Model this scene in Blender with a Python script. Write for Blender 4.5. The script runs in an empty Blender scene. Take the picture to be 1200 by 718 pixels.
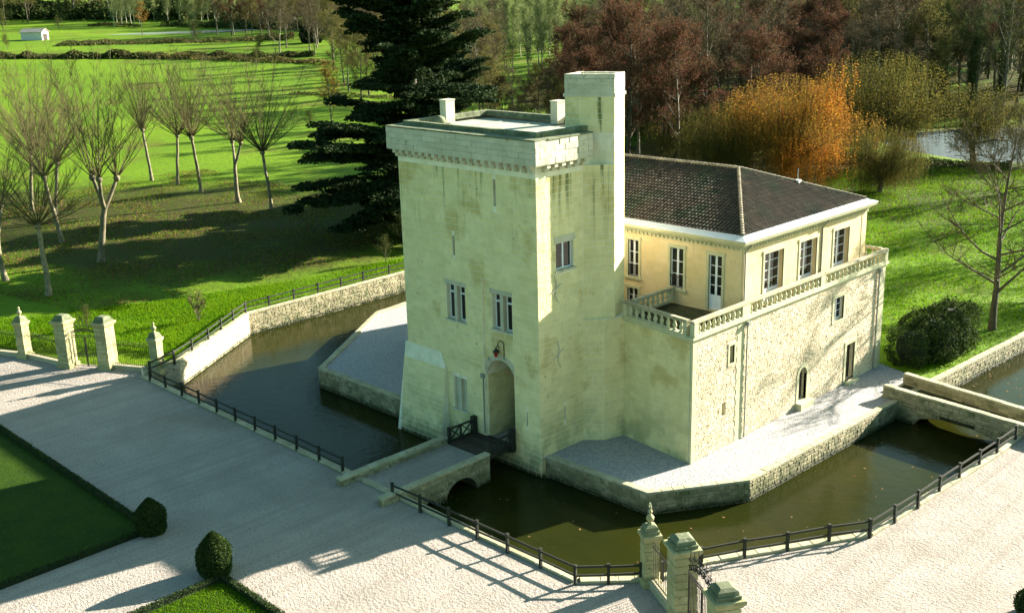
import bpy, bmesh, math, random
import numpy as np
from mathutils import Vector, Matrix
from mathutils.geometry import delaunay_2d_cdt

SC = bpy.context.scene
COL = SC.collection
R = math.radians
PI = math.pi

# ------------------------------------------------------------------ camera
cam_d = bpy.data.cameras.new('camera')
cam_d.sensor_width = 36.0
cam_d.lens = 38.264
cam_d.clip_start = 0.5
cam_d.clip_end = 6000
cam_o = bpy.data.objects.new('camera', cam_d)
COL.objects.link(cam_o)
cr = Vector((0.70665417, 0.70705968, -0.02658004))
cu = Vector((-0.17921649, 0.21520177, 0.95998419))
cf = Vector((-0.68448619, 0.67361325, -0.27878998))
cam_o.matrix_world = Matrix(((cr.x, cu.x, -cf.x, 0), (cr.y, cu.y, -cf.y, 0), (cr.z, cu.z, -cf.z, 30.0), (0, 0, 0, 1)))
SC.camera = cam_o

# ------------------------------------------------------------------ light
SUN_EL, SUN_ROT = R(20.5), R(14.5)          # sun stands low behind the house, a little to the right
wd = bpy.data.worlds.new('World')
SC.world = wd
wd.use_nodes = True
wn = wd.node_tree.nodes
sky = wn.new('ShaderNodeTexSky')
sky.sky_type = 'NISHITA'
sky.sun_disc = False
sky.sun_elevation = SUN_EL
sky.sun_rotation = SUN_ROT
sky.air_density = 1.0
sky.dust_density = 1.5
sky.ozone_density = 1.0
tint = wn.new('ShaderNodeMix'); tint.data_type = 'RGBA'; tint.blend_type = 'MULTIPLY'
tint.inputs[0].default_value = 1.0
tint.inputs[7].default_value = (0.70, 1.0, 0.85, 1)      # the film's green cast, which tints all the skylight
wd.node_tree.links.new(sky.outputs[0], tint.inputs[6]); wd.node_tree.links.new(tint.outputs[2], wn['Background'].inputs[0])
wn['Background'].inputs[1].default_value = 0.05
sd = bpy.data.lights.new('sun', 'SUN')
sd.energy = 5.0
sd.angle = R(0.5)
sd.color = (1.0, 0.90, 0.78)
so = bpy.data.objects.new('sun', sd)
COL.objects.link(so)
sdir = Vector((math.sin(SUN_ROT) * math.cos(SUN_EL), math.cos(SUN_ROT) * math.cos(SUN_EL), math.sin(SUN_EL)))
so.rotation_euler = sdir.to_track_quat('Z', 'Y').to_euler()
so.location = (0, 0, 80)
SC.view_settings.view_transform = 'Standard'
SC.view_settings.look = 'None'
SC.view_settings.exposure = 2.4
SC.view_settings.gamma = 1.0

# ------------------------------------------------------------------ mesh builder
class MB:
    def __init__(s):
        s.v = []; s.f = []
    def quad(s, a, b, c, d):
        n = len(s.v); s.v += [a, b, c, d]; s.f.append((n, n + 1, n + 2, n + 3))
    def tri(s, a, b, c):
        n = len(s.v); s.v += [a, b, c]; s.f.append((n, n + 1, n + 2))
    def poly(s, pts):
        n = len(s.v); s.v += list(pts); s.f.append(tuple(range(n, n + len(pts))))
    def hexa(s, p):                       # 8 corners: bottom ring 0-3, top ring 4-7
        n = len(s.v); s.v += [tuple(q) for q in p]
        for f in ((3, 2, 1, 0), (4, 5, 6, 7), (0, 1, 5, 4), (1, 2, 6, 5), (2, 3, 7, 6), (3, 0, 4, 7)):
            s.f.append(tuple(n + i for i in f))
    def box(s, x0, x1, y0, y1, z0, z1):
        s.hexa([(x0, y0, z0), (x1, y0, z0), (x1, y1, z0), (x0, y1, z0), (x0, y0, z1), (x1, y0, z1), (x1, y1, z1), (x0, y1, z1)])
    def mbox(s, m, u0, u1, n0, n1, z0, z1):   # a box through a plane mapping m(u, n, z)
        s.hexa([m(u0, n0, z0), m(u1, n0, z0), m(u1, n1, z0), m(u0, n1, z0), m(u0, n0, z1), m(u1, n0, z1), m(u1, n1, z1), m(u0, n1, z1)])
    def prism(s, pts, z0, z1, top=True):
        n = len(pts); b = len(s.v)
        s.v += [(p[0], p[1], z0) for p in pts] + [(p[0], p[1], z1) for p in pts]
        for i in range(n):
            j = (i + 1) % n
            s.f.append((b + i, b + j, b + n + j, b + n + i))
        if top: s.f.append(tuple(b + n + i for i in range(n)))
        s.f.append(tuple(b + n - 1 - i for i in range(n)))
    def beam(s, a, b, w, h=None):            # square bar from a to b
        h = h or w
        a = Vector(a); b = Vector(b); d = (b - a).normalized()
        up = Vector((0, 0, 1)) if abs(d.z) < .95 else Vector((1, 0, 0))
        r = d.cross(up).normalized() * (w / 2); u = r.cross(d).normalized() * (h / 2)
        s.hexa([a - r - u, a + r - u, a + r + u, a - r + u, b - r - u, b + r - u, b + r + u, b - r + u])
    def tube(s, pts, rad, n=5, cap=False):
        P = [Vector(p) for p in pts]; m = len(P); b = len(s.v)
        for i in range(m):
            d = (P[min(i + 1, m - 1)] - P[max(i - 1, 0)])
            if d.length < 1e-9: d = Vector((0, 0, 1))
            d.normalize()
            r = d.cross(Vector((0.13, 0.21, 0.97)) if abs(d.z) < .9 else Vector((1, 0.1, 0))).normalized()
            u = d.cross(r)
            for k in range(n):
                a = 2 * PI * k / n
                q = P[i] + (r * math.cos(a) + u * math.sin(a)) * rad[i]
                s.v.append((q.x, q.y, q.z))
        for i in range(m - 1):
            for k in range(n):
                k2 = (k + 1) % n
                s.f.append((b + i * n + k, b + i * n + k2, b + (i + 1) * n + k2, b + (i + 1) * n + k))
        if cap:
            s.f.append(tuple(b + k for k in range(n))); s.f.append(tuple(b + (m - 1) * n + k for k in range(n)))
    def cone(s, a, b, r):                    # three-sided twig
        a = Vector(a); b = Vector(b); d = (b - a).normalized()
        rr = d.cross(Vector((0.3, 0.2, 0.93)) if abs(d.z) < .8 else Vector((1, 0.2, 0))).normalized(); u = d.cross(rr)
        n = len(s.v)
        for k in range(3):
            q = a + (rr * math.cos(2.094 * k) + u * math.sin(2.094 * k)) * r
            s.v.append((q.x, q.y, q.z))
        s.v.append((b.x, b.y, b.z))
        s.f += [(n, n + 1, n + 3), (n + 1, n + 2, n + 3), (n + 2, n, n + 3)]
    def lathe(s, c, prof, n=8, rot=0.0):
        b = len(s.v); m = len(prof)
        for r, z in prof:
            for k in range(n):
                a = rot + 2 * PI * k / n
                s.v.append((c[0] + r * math.cos(a), c[1] + r * math.sin(a), c[2] + z))
        for i in range(m - 1):
            for k in range(n):
                k2 = (k + 1) % n
                s.f.append((b + i * n + k, b + i * n + k2, b + (i + 1) * n + k2, b + (i + 1) * n + k))
        s.f.append(tuple(b + n - 1 - k for k in range(n))); s.f.append(tuple(b + (m - 1) * n + k for k in range(n)))
    def leaves(s, pos, size, rng, flat=0.0):   # many small randomly turned leaf quads, pos (N,3)
        N = len(pos); b = len(s.v)
        a = rng.normal(size=(N, 3)); c = rng.normal(size=(N, 3))
        if flat: a[:, 2] *= flat; c[:, 2] *= flat
        a /= np.linalg.norm(a, axis=1)[:, None] + 1e-9
        c -= a * (a * c).sum(1)[:, None]; c /= np.linalg.norm(c, axis=1)[:, None] + 1e-9
        sz = size * rng.uniform(.6, 1.35, N)[:, None]
        a = a * sz * .5; c = c * sz * .32
        q = np.stack([pos - a, pos + c, pos + a, pos - c], 1).reshape(-1, 3)
        s.v += [tuple(x) for x in q.tolist()]
        s.f += [(b + 4 * i, b + 4 * i + 1, b + 4 * i + 2, b + 4 * i + 3) for i in range(N)]
    def mesh(s, name, m, smooth=False):
        me = bpy.data.meshes.new(name)
        me.from_pydata([tuple(p) for p in s.v], [], s.f)
        me.materials.append(m)
        if smooth: me.polygons.foreach_set('use_smooth', [True] * len(me.polygons))
        me.update()
        return me
    def build(s, name, m, parent=None, smooth=False, kind=None, off=None):
        if off is None:
            off = Vector((0, 0, 0)); p = parent
            while p is not None:
                off = off + Vector(p.location); p = p.parent
        if off.length > 0: s.v = [(p[0] - off.x, p[1] - off.y, p[2] - off.z) for p in s.v]
        return link(name, s.mesh(name, m, smooth), parent, kind)

def link(name, me, parent=None, kind=None, loc=(0, 0, 0), rz=0.0):
    o = bpy.data.objects.new(name, me); COL.objects.link(o)
    o.location = loc; o.rotation_euler = (0, 0, rz)
    if parent is not None: o.parent = parent
    if kind: o['kind'] = kind
    return o

def thing(name, label, cat, loc=(0, 0, 0), group=None):
    o = bpy.data.objects.new(name, None); COL.objects.link(o)
    o.empty_display_size = .3; o.location = loc
    o['label'] = label; o['category'] = cat
    if group: o['group'] = group
    return o

def tag(o, label, cat, group=None):
    o['label'] = label; o['category'] = cat
    if group: o['group'] = group
    return o

def piece(name, me, parent, pos, rz=0.0):   # a repeated part at world position pos
    off = Vector(pos); p = parent
    while p is not None: off = off - Vector(p.location); p = p.parent
    return link(name, me, parent, None, off, rz)

def planeY(y0):      # wall facing -y
    return lambda u, n, z: (u, y0 - n, z)
def planeX(x0):      # wall facing +x
    return lambda u, n, z: (x0 + n, u, z)
def planeXm(x0):     # wall facing -x
    return lambda u, n, z: (x0 - n, u, z)
def planeYp(y0):     # wall facing +y
    return lambda u, n, z: (u, y0 + n, z)
def planeSeg(p0, p1, side=1):   # vertical plane over p0->p1, outward = right hand side of travel when side = 1
    dx, dy = p1[0] - p0[0], p1[1] - p0[1]; L = math.hypot(dx, dy); dx /= L; dy /= L
    nx, ny = dy * side, -dx * side
    return (lambda u, n, z: (p0[0] + dx * u + nx * n, p0[1] + dy * u + ny * n, z)), L

def inside(poly, x, y):
    c = np.zeros(np.shape(x), bool); n = len(poly)
    for i in range(n):
        x0, y0 = poly[i]; x1, y1 = poly[(i + 1) % n]
        if y0 == y1: continue
        c ^= ((y0 > y) != (y1 > y)) & (x < (x1 - x0) * (y - y0) / (y1 - y0) + x0)
    return c

def wall(mb, m, outline, holes=(), reveal=.3, n0=0.0, backs=None):
    """flat wall face over outline (u, z) with real openings and their reveals"""
    vs = []; ed = []
    for lp in [outline] + list(holes):
        b = len(vs); vs += [Vector(p) for p in lp]
        ed += [(b + i, b + (i + 1) % len(lp)) for i in range(len(lp))]
    r = delaunay_2d_cdt(vs, ed, [], 0, 1e-5)
    V = r[0]
    for f in r[2]:
        cx = sum(V[i][0] for i in f) / len(f); cz = sum(V[i][1] for i in f) / len(f)
        if not inside(outline, np.array(cx), np.array(cz)): continue
        if any(inside(h, np.array(cx), np.array(cz)) for h in holes): continue
        mb.poly([m(V[i][0], n0, V[i][1]) for i in f])
    for k, h in enumerate(holes):
        d = reveal[k] if isinstance(reveal, (list, tuple)) else reveal
        for i in range(len(h)):
            a, b = h[i], h[(i + 1) % len(h)]
            mb.quad(m(a[0], n0, a[1]), m(b[0], n0, b[1]), m(b[0], n0 - d, b[1]), m(a[0], n0 - d, a[1]))

def rect(u0, u1, z0, z1): return [(u0, z0), (u1, z0), (u1, z1), (u0, z1)]
def archp(u0, u1, z0, zs, zt, n=10):   # arch opening: spring zs, crown zt
    c = (u0 + u1) / 2; r = (u1 - u0) / 2
    return [(u0, z0), (u1, z0)] + [(c + r * math.cos(PI * i / n), zs + (zt - zs) * math.sin(PI * i / n)) for i in range(n + 1)]

def facing(mb, m, u0, u1, z0, z1, rng, ch=(.35, .45), bl=(.6, 1.1), proud=(.01, .02), joint=.012, jit=0.0, holes=(), bev=.01, clip=None, keep=1.0):
    """blocks or rubble proud of a wall face, each a small raised frustum; holes are (u, z) polygons"""
    z = z0
    while z < z1 - .05:
        h = rng.uniform(*ch); zt = min(z + h, z1)
        if z1 - zt < ch[0] * .5: zt = z1
        iv = [(u0, u1)]
        for hp in holes:
            us = []
            for k in range(7):
                zz = z + (zt - z) * (k + .01) / 6.02
                for i in range(len(hp)):
                    a, b = hp[i], hp[(i + 1) % len(hp)]
                    if (a[1] > zz) != (b[1] > zz): us.append(a[0] + (b[0] - a[0]) * (zz - a[1]) / (b[1] - a[1]))
            if us:
                h0, h1 = min(us) - .01, max(us) + .01
                nv = []
                for a, b in iv:
                    if h1 <= a or h0 >= b: nv.append((a, b)); continue
                    if h0 > a: nv.append((a, h0))
                    if h1 < b: nv.append((h1, b))
                iv = nv
        for a, b in iv:
            u = a
            first = True
            while u < b - .03:
                L = rng.uniform(*bl)
                if first: L *= rng.uniform(.4, 1.0); first = False
                ue = u + L
                if b - ue < bl[0] * .5: ue = b
                if (keep >= 1 or rng.random() < keep) and (clip is None or clip((u + ue) / 2, (z + zt) / 2)):
                    p = rng.uniform(*proud); g = joint / 2
                    J = lambda: rng.uniform(-jit, jit)
                    c = [(u + g + J(), z + g + J()), (ue - g + J(), z + g + J()), (ue - g + J(), zt - g + J()), (u + g + J(), zt - g + J())]
                    cu_, cz_ = (u + ue) / 2, (z + zt) / 2
                    n = len(mb.v)
                    for q in c: mb.v.append(m(min(max(q[0], a), b), .001, q[1]))
                    for q in c:
                        bw = min(bev, (ue - u) * .3, (zt - z) * .3)
                        mb.v.append(m(q[0] + (bw if q[0] < cu_ else -bw), p + J() * .2, q[1] + (bw if q[1] < cz_ else -bw)))
                    mb.f += [(n + 4, n + 5, n + 6, n + 7), (n, n + 1, n + 5, n + 4), (n + 1, n + 2, n + 6, n + 5), (n + 2, n + 3, n + 7, n + 6), (n + 3, n, n + 4, n + 7)]
                u = ue
        z = zt
# ------------------------------------------------------------------ materials
def mat(name, c1, c2=None, scale=1.0, c3=None, scale3=.3, cut3=(.5, .62), c4=None, scale4=8.0, cut4=(.6, .7), rough=.85, bump=None, isl=0.0,
        objr=0.0, hue=0.0, local=False, spec=.3, trans=0.0, stretch=None, metal=0.0, detail=5.0):
    m = bpy.data.materials.new(name); m.use_nodes = True
    N = m.node_tree.nodes; L = m.node_tree.links
    bs = N['Principled BSDF']; out = N['Material Output']
    bs.inputs['Roughness'].default_value = rough
    bs.inputs['Specular IOR Level'].default_value = spec
    bs.inputs['Metallic'].default_value = metal
    if local: co = N.new('ShaderNodeTexCoord').outputs['Object']
    else: co = N.new('ShaderNodeNewGeometry').outputs['Position']
    if stretch:
        mp = N.new('ShaderNodeMapping'); mp.inputs['Scale'].default_value = stretch
        L.new(co, mp.inputs['Vector']); co2 = mp.outputs[0]
    else: co2 = co
    def noise(sc, src, det=detail):
        n = N.new('ShaderNodeTexNoise'); n.inputs['Scale'].default_value = sc; n.inputs['Detail'].default_value = det
        n.inputs['Roughness'].default_value = .6
        L.new(src, n.inputs['Vector']); return n.outputs['Fac']
    def ramp(f, a, b):
        r = N.new('ShaderNodeMapRange'); r.inputs['From Min'].default_value = a; r.inputs['From Max'].default_value = b
        r.interpolation_type = 'SMOOTHSTEP'; L.new(f, r.inputs['Value']); return r.outputs[0]
    def mix(f, a, b):
        x = N.new('ShaderNodeMix'); x.data_type = 'RGBA'
        if isinstance(f, float): x.inputs['Factor'].default_value = f
        else: L.new(f, x.inputs['Factor'])
        for v, k in ((a, 'A'), (b, 'B')):
            s = [i for i in x.inputs if i.name == k and i.type == 'RGBA'][0]
            if isinstance(v, tuple): s.default_value = (*v, 1)
            else: L.new(v, s)
        return [o for o in x.outputs if o.type == 'RGBA'][0]
    c = c1
    if c2: c = mix(ramp(noise(scale, co2), .3, .7), c1, c2)
    if c3: c = mix(ramp(noise(scale3, co2), *cut3), c, c3)
    if c4: c = mix(ramp(noise(scale4, co2), *cut4), c, c4)
    if isl or objr or hue:
        hs = N.new('ShaderNodeHueSaturation')
        rnd = None
        if isl:
            g = N.new('ShaderNodeNewGeometry'); rnd = g.outputs['Random Per Island']; amp = isl
        if objr:
            g = N.new('ShaderNodeObjectInfo'); r2 = g.outputs['Random']
            if rnd is not None:
                a = N.new('ShaderNodeMath'); a.operation = 'ADD'; L.new(rnd, a.inputs[0]); L.new(r2, a.inputs[1])
                w = N.new('ShaderNodeMath'); w.operation = 'FRACT'; L.new(a.outputs[0], w.inputs[0]); rnd = w.outputs[0]
                amp = max(isl, objr)
            else: rnd = r2; amp = objr
        mr = N.new('ShaderNodeMapRange'); mr.inputs['To Min'].default_value = 1 - amp; mr.inputs['To Max'].default_value = 1 + amp
        L.new(rnd, mr.inputs['Value']); L.new(mr.outputs[0], hs.inputs['Value'])
        if hue:
            a = N.new('ShaderNodeMath'); a.operation = 'MULTIPLY'; a.inputs[1].default_value = 7.31; L.new(rnd, a.inputs[0])
            w = N.new('ShaderNodeMath'); w.operation = 'FRACT'; L.new(a.outputs[0], w.inputs[0])
            mr2 = N.new('ShaderNodeMapRange'); mr2.inputs['To Min'].default_value = .5 - hue; mr2.inputs['To Max'].default_value = .5 + hue
            L.new(w.outputs[0], mr2.inputs['Value']); L.new(mr2.outputs[0], hs.inputs['Hue'])
        if isinstance(c, tuple): hs.inputs['Color'].default_value = (*c, 1)
        else: L.new(c, hs.inputs['Color'])
        c = hs.outputs[0]
    if isinstance(c, tuple): bs.inputs['Base Color'].default_value = (*c, 1)
    else: L.new(c, bs.inputs['Base Color'])
    if bump:
        h = None
        for sc, dist in bump:
            b = N.new('ShaderNodeBump'); b.inputs['Distance'].default_value = dist; b.inputs['Strength'].default_value = 1.0
            L.new(noise(sc, co2, 4), b.inputs['Height'])
            if h: L.new(h, b.inputs['Normal'])
            h = b.outputs[0]
        L.new(h, bs.inputs['Normal'])
    if trans:
        tr = N.new('ShaderNodeBsdfTranslucent')
        if isinstance(c, tuple): tr.inputs[0].default_value = (*c, 1)
        else: L.new(c, tr.inputs[0])
        ms = N.new('ShaderNodeMixShader'); ms.inputs[0].default_value = trans
        L.new(bs.outputs[0], ms.inputs[1]); L.new(tr.outputs[0], ms.inputs[2]); L.new(ms.outputs[0], out.inputs[0])
    m['col'] = 1
    return m

def streaked(m, zlo, zhi, col, sx=2.2, cut=(.56, .66), zscale=.12):
    """algae streaks that run down the stone from an edge: a stain with its own shape"""
    N = m.node_tree.nodes; L = m.node_tree.links; bs = N['Principled BSDF']
    src = bs.inputs['Base Color'].links[0].from_socket
    g = N.new('ShaderNodeNewGeometry'); mp = N.new('ShaderNodeMapping'); mp.inputs['Scale'].default_value = (sx, sx, zscale)
    L.new(g.outputs['Position'], mp.inputs[0])
    n = N.new('ShaderNodeTexNoise'); n.inputs['Scale'].default_value = 1.0; n.inputs['Detail'].default_value = 4
    L.new(mp.outputs[0], n.inputs['Vector'])
    r = N.new('ShaderNodeMapRange'); r.interpolation_type = 'SMOOTHSTEP'; r.inputs['From Min'].default_value = cut[0]; r.inputs['From Max'].default_value = cut[1]
    L.new(n.outputs['Fac'], r.inputs['Value'])
    sp = N.new('ShaderNodeSeparateXYZ'); L.new(g.outputs['Position'], sp.inputs[0])
    z = N.new('ShaderNodeMapRange'); z.inputs['From Min'].default_value = zlo; z.inputs['From Max'].default_value = zhi; L.new(sp.outputs['Z'], z.inputs['Value'])
    mu = N.new('ShaderNodeMath'); mu.operation = 'MULTIPLY'; L.new(r.outputs[0], mu.inputs[0]); L.new(z.outputs[0], mu.inputs[1])
    mx = N.new('ShaderNodeMix'); mx.data_type = 'RGBA'; L.new(mu.outputs[0], mx.inputs['Factor'])
    A = [i for i in mx.inputs if i.name == 'A' and i.type == 'RGBA'][0]; B = [i for i in mx.inputs if i.name == 'B' and i.type == 'RGBA'][0]
    L.new(src, A); B.default_value = (*col, 1)
    L.new([o for o in mx.outputs if o.type == 'RGBA'][0], bs.inputs['Base Color'])
    return m

M = {}
M['tower'] = streaked(mat('tower_limestone', (.74, .66, .36), (.66, .58, .29), .9, c3=(.55, .45, .19), scale3=.34, cut3=(.54, .66), c4=(.26, .25, .12), scale4=2.6, cut4=(.66, .74),
                 isl=.06, bump=[(5, .035), (22, .012)]), 13.5, 19.0, (.13, .15, .04), cut=(.56, .68))
streaked(M['tower'], 3.5, -1.5, (.24, .26, .12), sx=.5, cut=(.42, .6), zscale=.5)
M['pointing'] = mat('lime_pointing', (.80, .77, .60), (.66, .62, .44), 1.2, bump=[(9, .01)])
M['parapet'] = mat('parapet_stone', (.54, .51, .39), (.43, .42, .30), 1.1, c4=(.12, .14, .07), scale4=2.2, cut4=(.64, .74), objr=.07, bump=[(9, .015)])
M['pillar'] = mat('pillar_stone', (.38, .35, .19), (.28, .28, .13), 1.6, c4=(.15, .16, .07), scale4=4, cut4=(.58, .7), objr=.16, bump=[(8, .03)])
M['lichen'] = mat('lichen_stone', (.17, .19, .11), (.10, .12, .06), 2.0, c4=(.34, .35, .24), scale4=5, cut4=(.6, .7), objr=.15, isl=.12, bump=[(9, .02)])
M['house'] = mat('house_ashlar', (.64, .52, .31), (.58, .45, .23), .5, c4=(.40, .32, .17), scale4=3.5, cut4=(.66, .76), isl=.05, bump=[(10, .006)])
M['mould'] = mat('moulded_stone', (.52, .50, .33), (.42, .42, .25), 1.4, c4=(.16, .18, .08), scale4=4, cut4=(.62, .74), objr=.06, bump=[(14, .008)])
M['mortar'] = mat('rubble_mortar', (.60, .54, .38), (.52, .46, .31), 1.2, bump=[(12, .02)])
M['rubble'] = mat('rubble_stone', (.56, .48, .34), (.48, .39, .25), .6, c4=(.26, .19, .11), scale4=2.6, cut4=(.58, .66), isl=.22, bump=[(14, .02)])
M['moatmortar'] = mat('moat_wall_mortar', (.22, .20, .12), (.15, .15, .08), 1.5, bump=[(10, .03)])
M['moatstone'] = streaked(mat('moat_wall_stone', (.33, .29, .18), (.22, .21, .11), .7, c4=(.10, .12, .05), scale4=1.4, cut4=(.58, .68), isl=.3, bump=[(11, .03)]), 0.2, -1.5, (.07, .09, .03), sx=.8, cut=(.4, .6), zscale=1.0)
M['coping'] = mat('coping_stone', (.42, .38, .26), (.31, .30, .18), 1.2, c4=(.15, .17, .07), scale4=4, cut4=(.58, .7), objr=.12, bump=[(9, .02)])
M['gravel'] = mat('gravel', (.43, .385, .33), (.36, .325, .28), .35, c3=(.31, .27, .22), scale3=.12, cut3=(.52, .75), c4=(.20, .175, .15), scale4=7.0, cut4=(.56, .66), spec=.1, bump=[(1.1, .10), (5.5, .17), (14, .07), (40, .02)])
M['islegravel'] = mat('coarse_gravel', (.42, .41, .40), (.26, .26, .26), 6.0, c4=(.18, .18, .18), scale4=7, cut4=(.58, .66), bump=[(8, .08), (20, .03)])
M['grass'] = mat('meadow_grass', (.082, .16, .002), (.118, .205, .003), .035, c3=(.095, .11, .010), scale3=.06, cut3=(.50, .70), c4=(.05, .11, .008), scale4=1.7, cut4=(.5, .72), bump=[(1.2, .15), (6, .08)], spec=.1)
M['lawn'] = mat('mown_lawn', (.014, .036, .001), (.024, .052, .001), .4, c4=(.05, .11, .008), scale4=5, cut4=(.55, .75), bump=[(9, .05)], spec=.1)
M['blade'] = mat('grass_blades', (.075, .175, .003), (.11, .21, .004), .3, isl=.35, hue=.02, trans=.5, spec=.1)
M['water'] = mat('moat_water', (.021, .023, .003), (.014, .018, .004), .12, rough=.05, spec=.075, bump=[(1.6, .018), (5, .006)])
M['pond'] = mat('pond_water', (.20, .25, .26), rough=.05, spec=.7, bump=[(1.2, .02)])  # pale base colour stands in for the sky mirrored in the pond
M['farpond'] = mat('far_pond_water', (.60, .68, .72), rough=.05, spec=.7)  # bright sky reflection is put into the base colour
M['wood'] = mat('dark_fence_wood', (.016, .020, .015), (.026, .028, .018), 6, rough=.7, objr=.2)
M['deckwood'] = mat('deck_wood', (.06, .045, .03), (.035, .03, .02), 4, rough=.8, objr=.3, bump=[(20, .01)])
M['iron'] = mat('black_iron', (.012, .013, .014), (.03, .022, .016), 6, rough=.5)
M['white'] = mat('white_paint', (.74, .76, .80), rough=.5)
M['glass'] = mat('window_glass', (.012, .014, .013), rough=.06, spec=.6)
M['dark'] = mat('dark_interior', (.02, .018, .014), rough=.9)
M['zinc'] = mat('zinc_sheet', (.62, .64, .66), (.54, .56, .58), 1.5, rough=.55, objr=.05)
M['pipe'] = mat('pipe_zinc', (.24, .26, .22), rough=.6)
M['tile'] = mat('roof_tile', (.072, .050, .030), (.046, .036, .020), .8, c3=(.030, .042, .016), scale3=.35, cut3=(.45, .7), c4=(.15, .12, .09), scale4=5, cut4=(.62, .72), isl=.35, rough=.75, bump=[(20, .01)])
M['tilebed'] = mat('tile_underlay', (.05, .04, .03), rough=.9)
M['ridge'] = mat('ridge_tile', (.26, .22, .15), (.16, .14, .09), 3, isl=.3, bump=[(12, .01)])
M['moss'] = mat('mossy_terrace_floor', (.055, .060, .025), (.03, .035, .015), 1.2, c4=(.11, .09, .05), scale4=3, cut4=(.6, .7), bump=[(8, .02)])
M['leadroof'] = mat('tower_roof_sheet', (.34, .36, .30), (.27, .30, .22), .8, c4=(.16, .18, .11), scale4=2.5, cut4=(.62, .74), bump=[(5, .01)])
M['red'] = mat('red_lamp_glass', (.35, .03, .02), rough=.2)
M['bark'] = mat('tree_bark', (.10, .085, .05), (.05, .05, .03), 3, local=True, objr=.25, bump=[(8, .04)])
M['planebark'] = mat('pollard_bark', (.24, .20, .12), (.10, .10, .055), 1.6, local=True, objr=.2, bump=[(6, .05)])
M['greybark'] = mat('grey_bark', (.22, .20, .14), (.12, .11, .07), 2, local=True, objr=.3)
M['palebark'] = mat('poplar_bark', (.30, .30, .20), (.20, .21, .13), 1.5, local=True, objr=.2)
M['twig'] = mat('bare_twigs', (.115, .092, .045), (.08, .08, .04), .8, local=True, isl=.3, objr=.25, trans=.15, spec=.06)
M['twigmass'] = mat('twig_sprays', (.105, .075, .045), (.06, .055, .028), .5, local=True, isl=.45, objr=.3, hue=.03, trans=.3, spec=.06)
M['woodfloor'] = mat('wood_floor', (.055, .060, .014), (.07, .055, .025), .09, c3=(.055, .12, .006), scale3=.045, cut3=(.5, .62), c4=(.02, .025, .008), scale4=.5, cut4=(.5, .7), bump=[(1.0, .2)], spec=.02)
M['shoot'] = mat('pollard_shoots', (.15, .125, .055), (.09, .085, .04), .8, local=True, isl=.3, objr=.15, trans=.1, spec=.06)
M['olivetwig'] = mat('olive_twigs', (.15, .13, .035), (.10, .10, .035), .5, local=True, isl=.35, objr=.25, hue=.02, trans=.35, spec=.06)
M['russet'] = mat('russet_leaves', (.095, .040, .022), (.075, .05, .026), .5, local=True, isl=.4, objr=.3, hue=.03, trans=.35, spec=.06)
M['ivy'] = mat('ivy_leaves', (.035, .065, .018), (.06, .075, .02), .5, local=True, isl=.4, objr=.3, hue=.03, trans=.3, spec=.06)
M['orange'] = mat('orange_willow_leaves', (.17, .12, .022), (.24, .14, .024), .5, c3=(.34, .14, .016), scale3=.10, cut3=(.42, .60), local=True, isl=.35, hue=.02, trans=.5, spec=.06)
M['yolive'] = mat('olive_willow_leaves', (.125, .10, .02), (.065, .075, .02), .4, local=True, isl=.4, objr=.2, hue=.02, trans=.45, spec=.06)
M['palegreen'] = mat('poplar_haze', (.20, .24, .09), (.13, .17, .06), .5, local=True, isl=.3, objr=.2, trans=.4, spec=.06)
M['cedar'] = mat('cedar_needles', (.012, .026, .009), (.026, .042, .013), .5, local=True, isl=.35, trans=.15, spec=.06)
M['box'] = mat('clipped_box_leaves', (.025, .05, .012), (.045, .07, .016), 1.5, local=True, isl=.4, trans=.2, spec=.06)
M['laurel'] = mat('evergreen_shrub_leaves', (.03, .055, .014), (.055, .08, .02), 1.0, local=True, isl=.4, trans=.2, spec=.06)
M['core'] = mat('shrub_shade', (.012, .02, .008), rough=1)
M['dryleaf'] = mat('fallen_leaves', (.20, .12, .05), (.12, .075, .03), .4, isl=.5, hue=.03, trans=.2, spec=.06)
M['hedgerow'] = mat('hedgerow_leaves', (.06, .085, .02), (.09, .08, .03), .1, isl=.4, hue=.03, trans=.3, spec=.06)
M['shedwall'] = mat('shed_wall', (.62, .62, .56), (.54, .54, .48), .5)
M['shedroof'] = mat('shed_roof', (.45, .40, .33), (.35, .3, .25), .6)
M['earth'] = mat('moat_bed', (.05, .045, .025))

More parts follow.
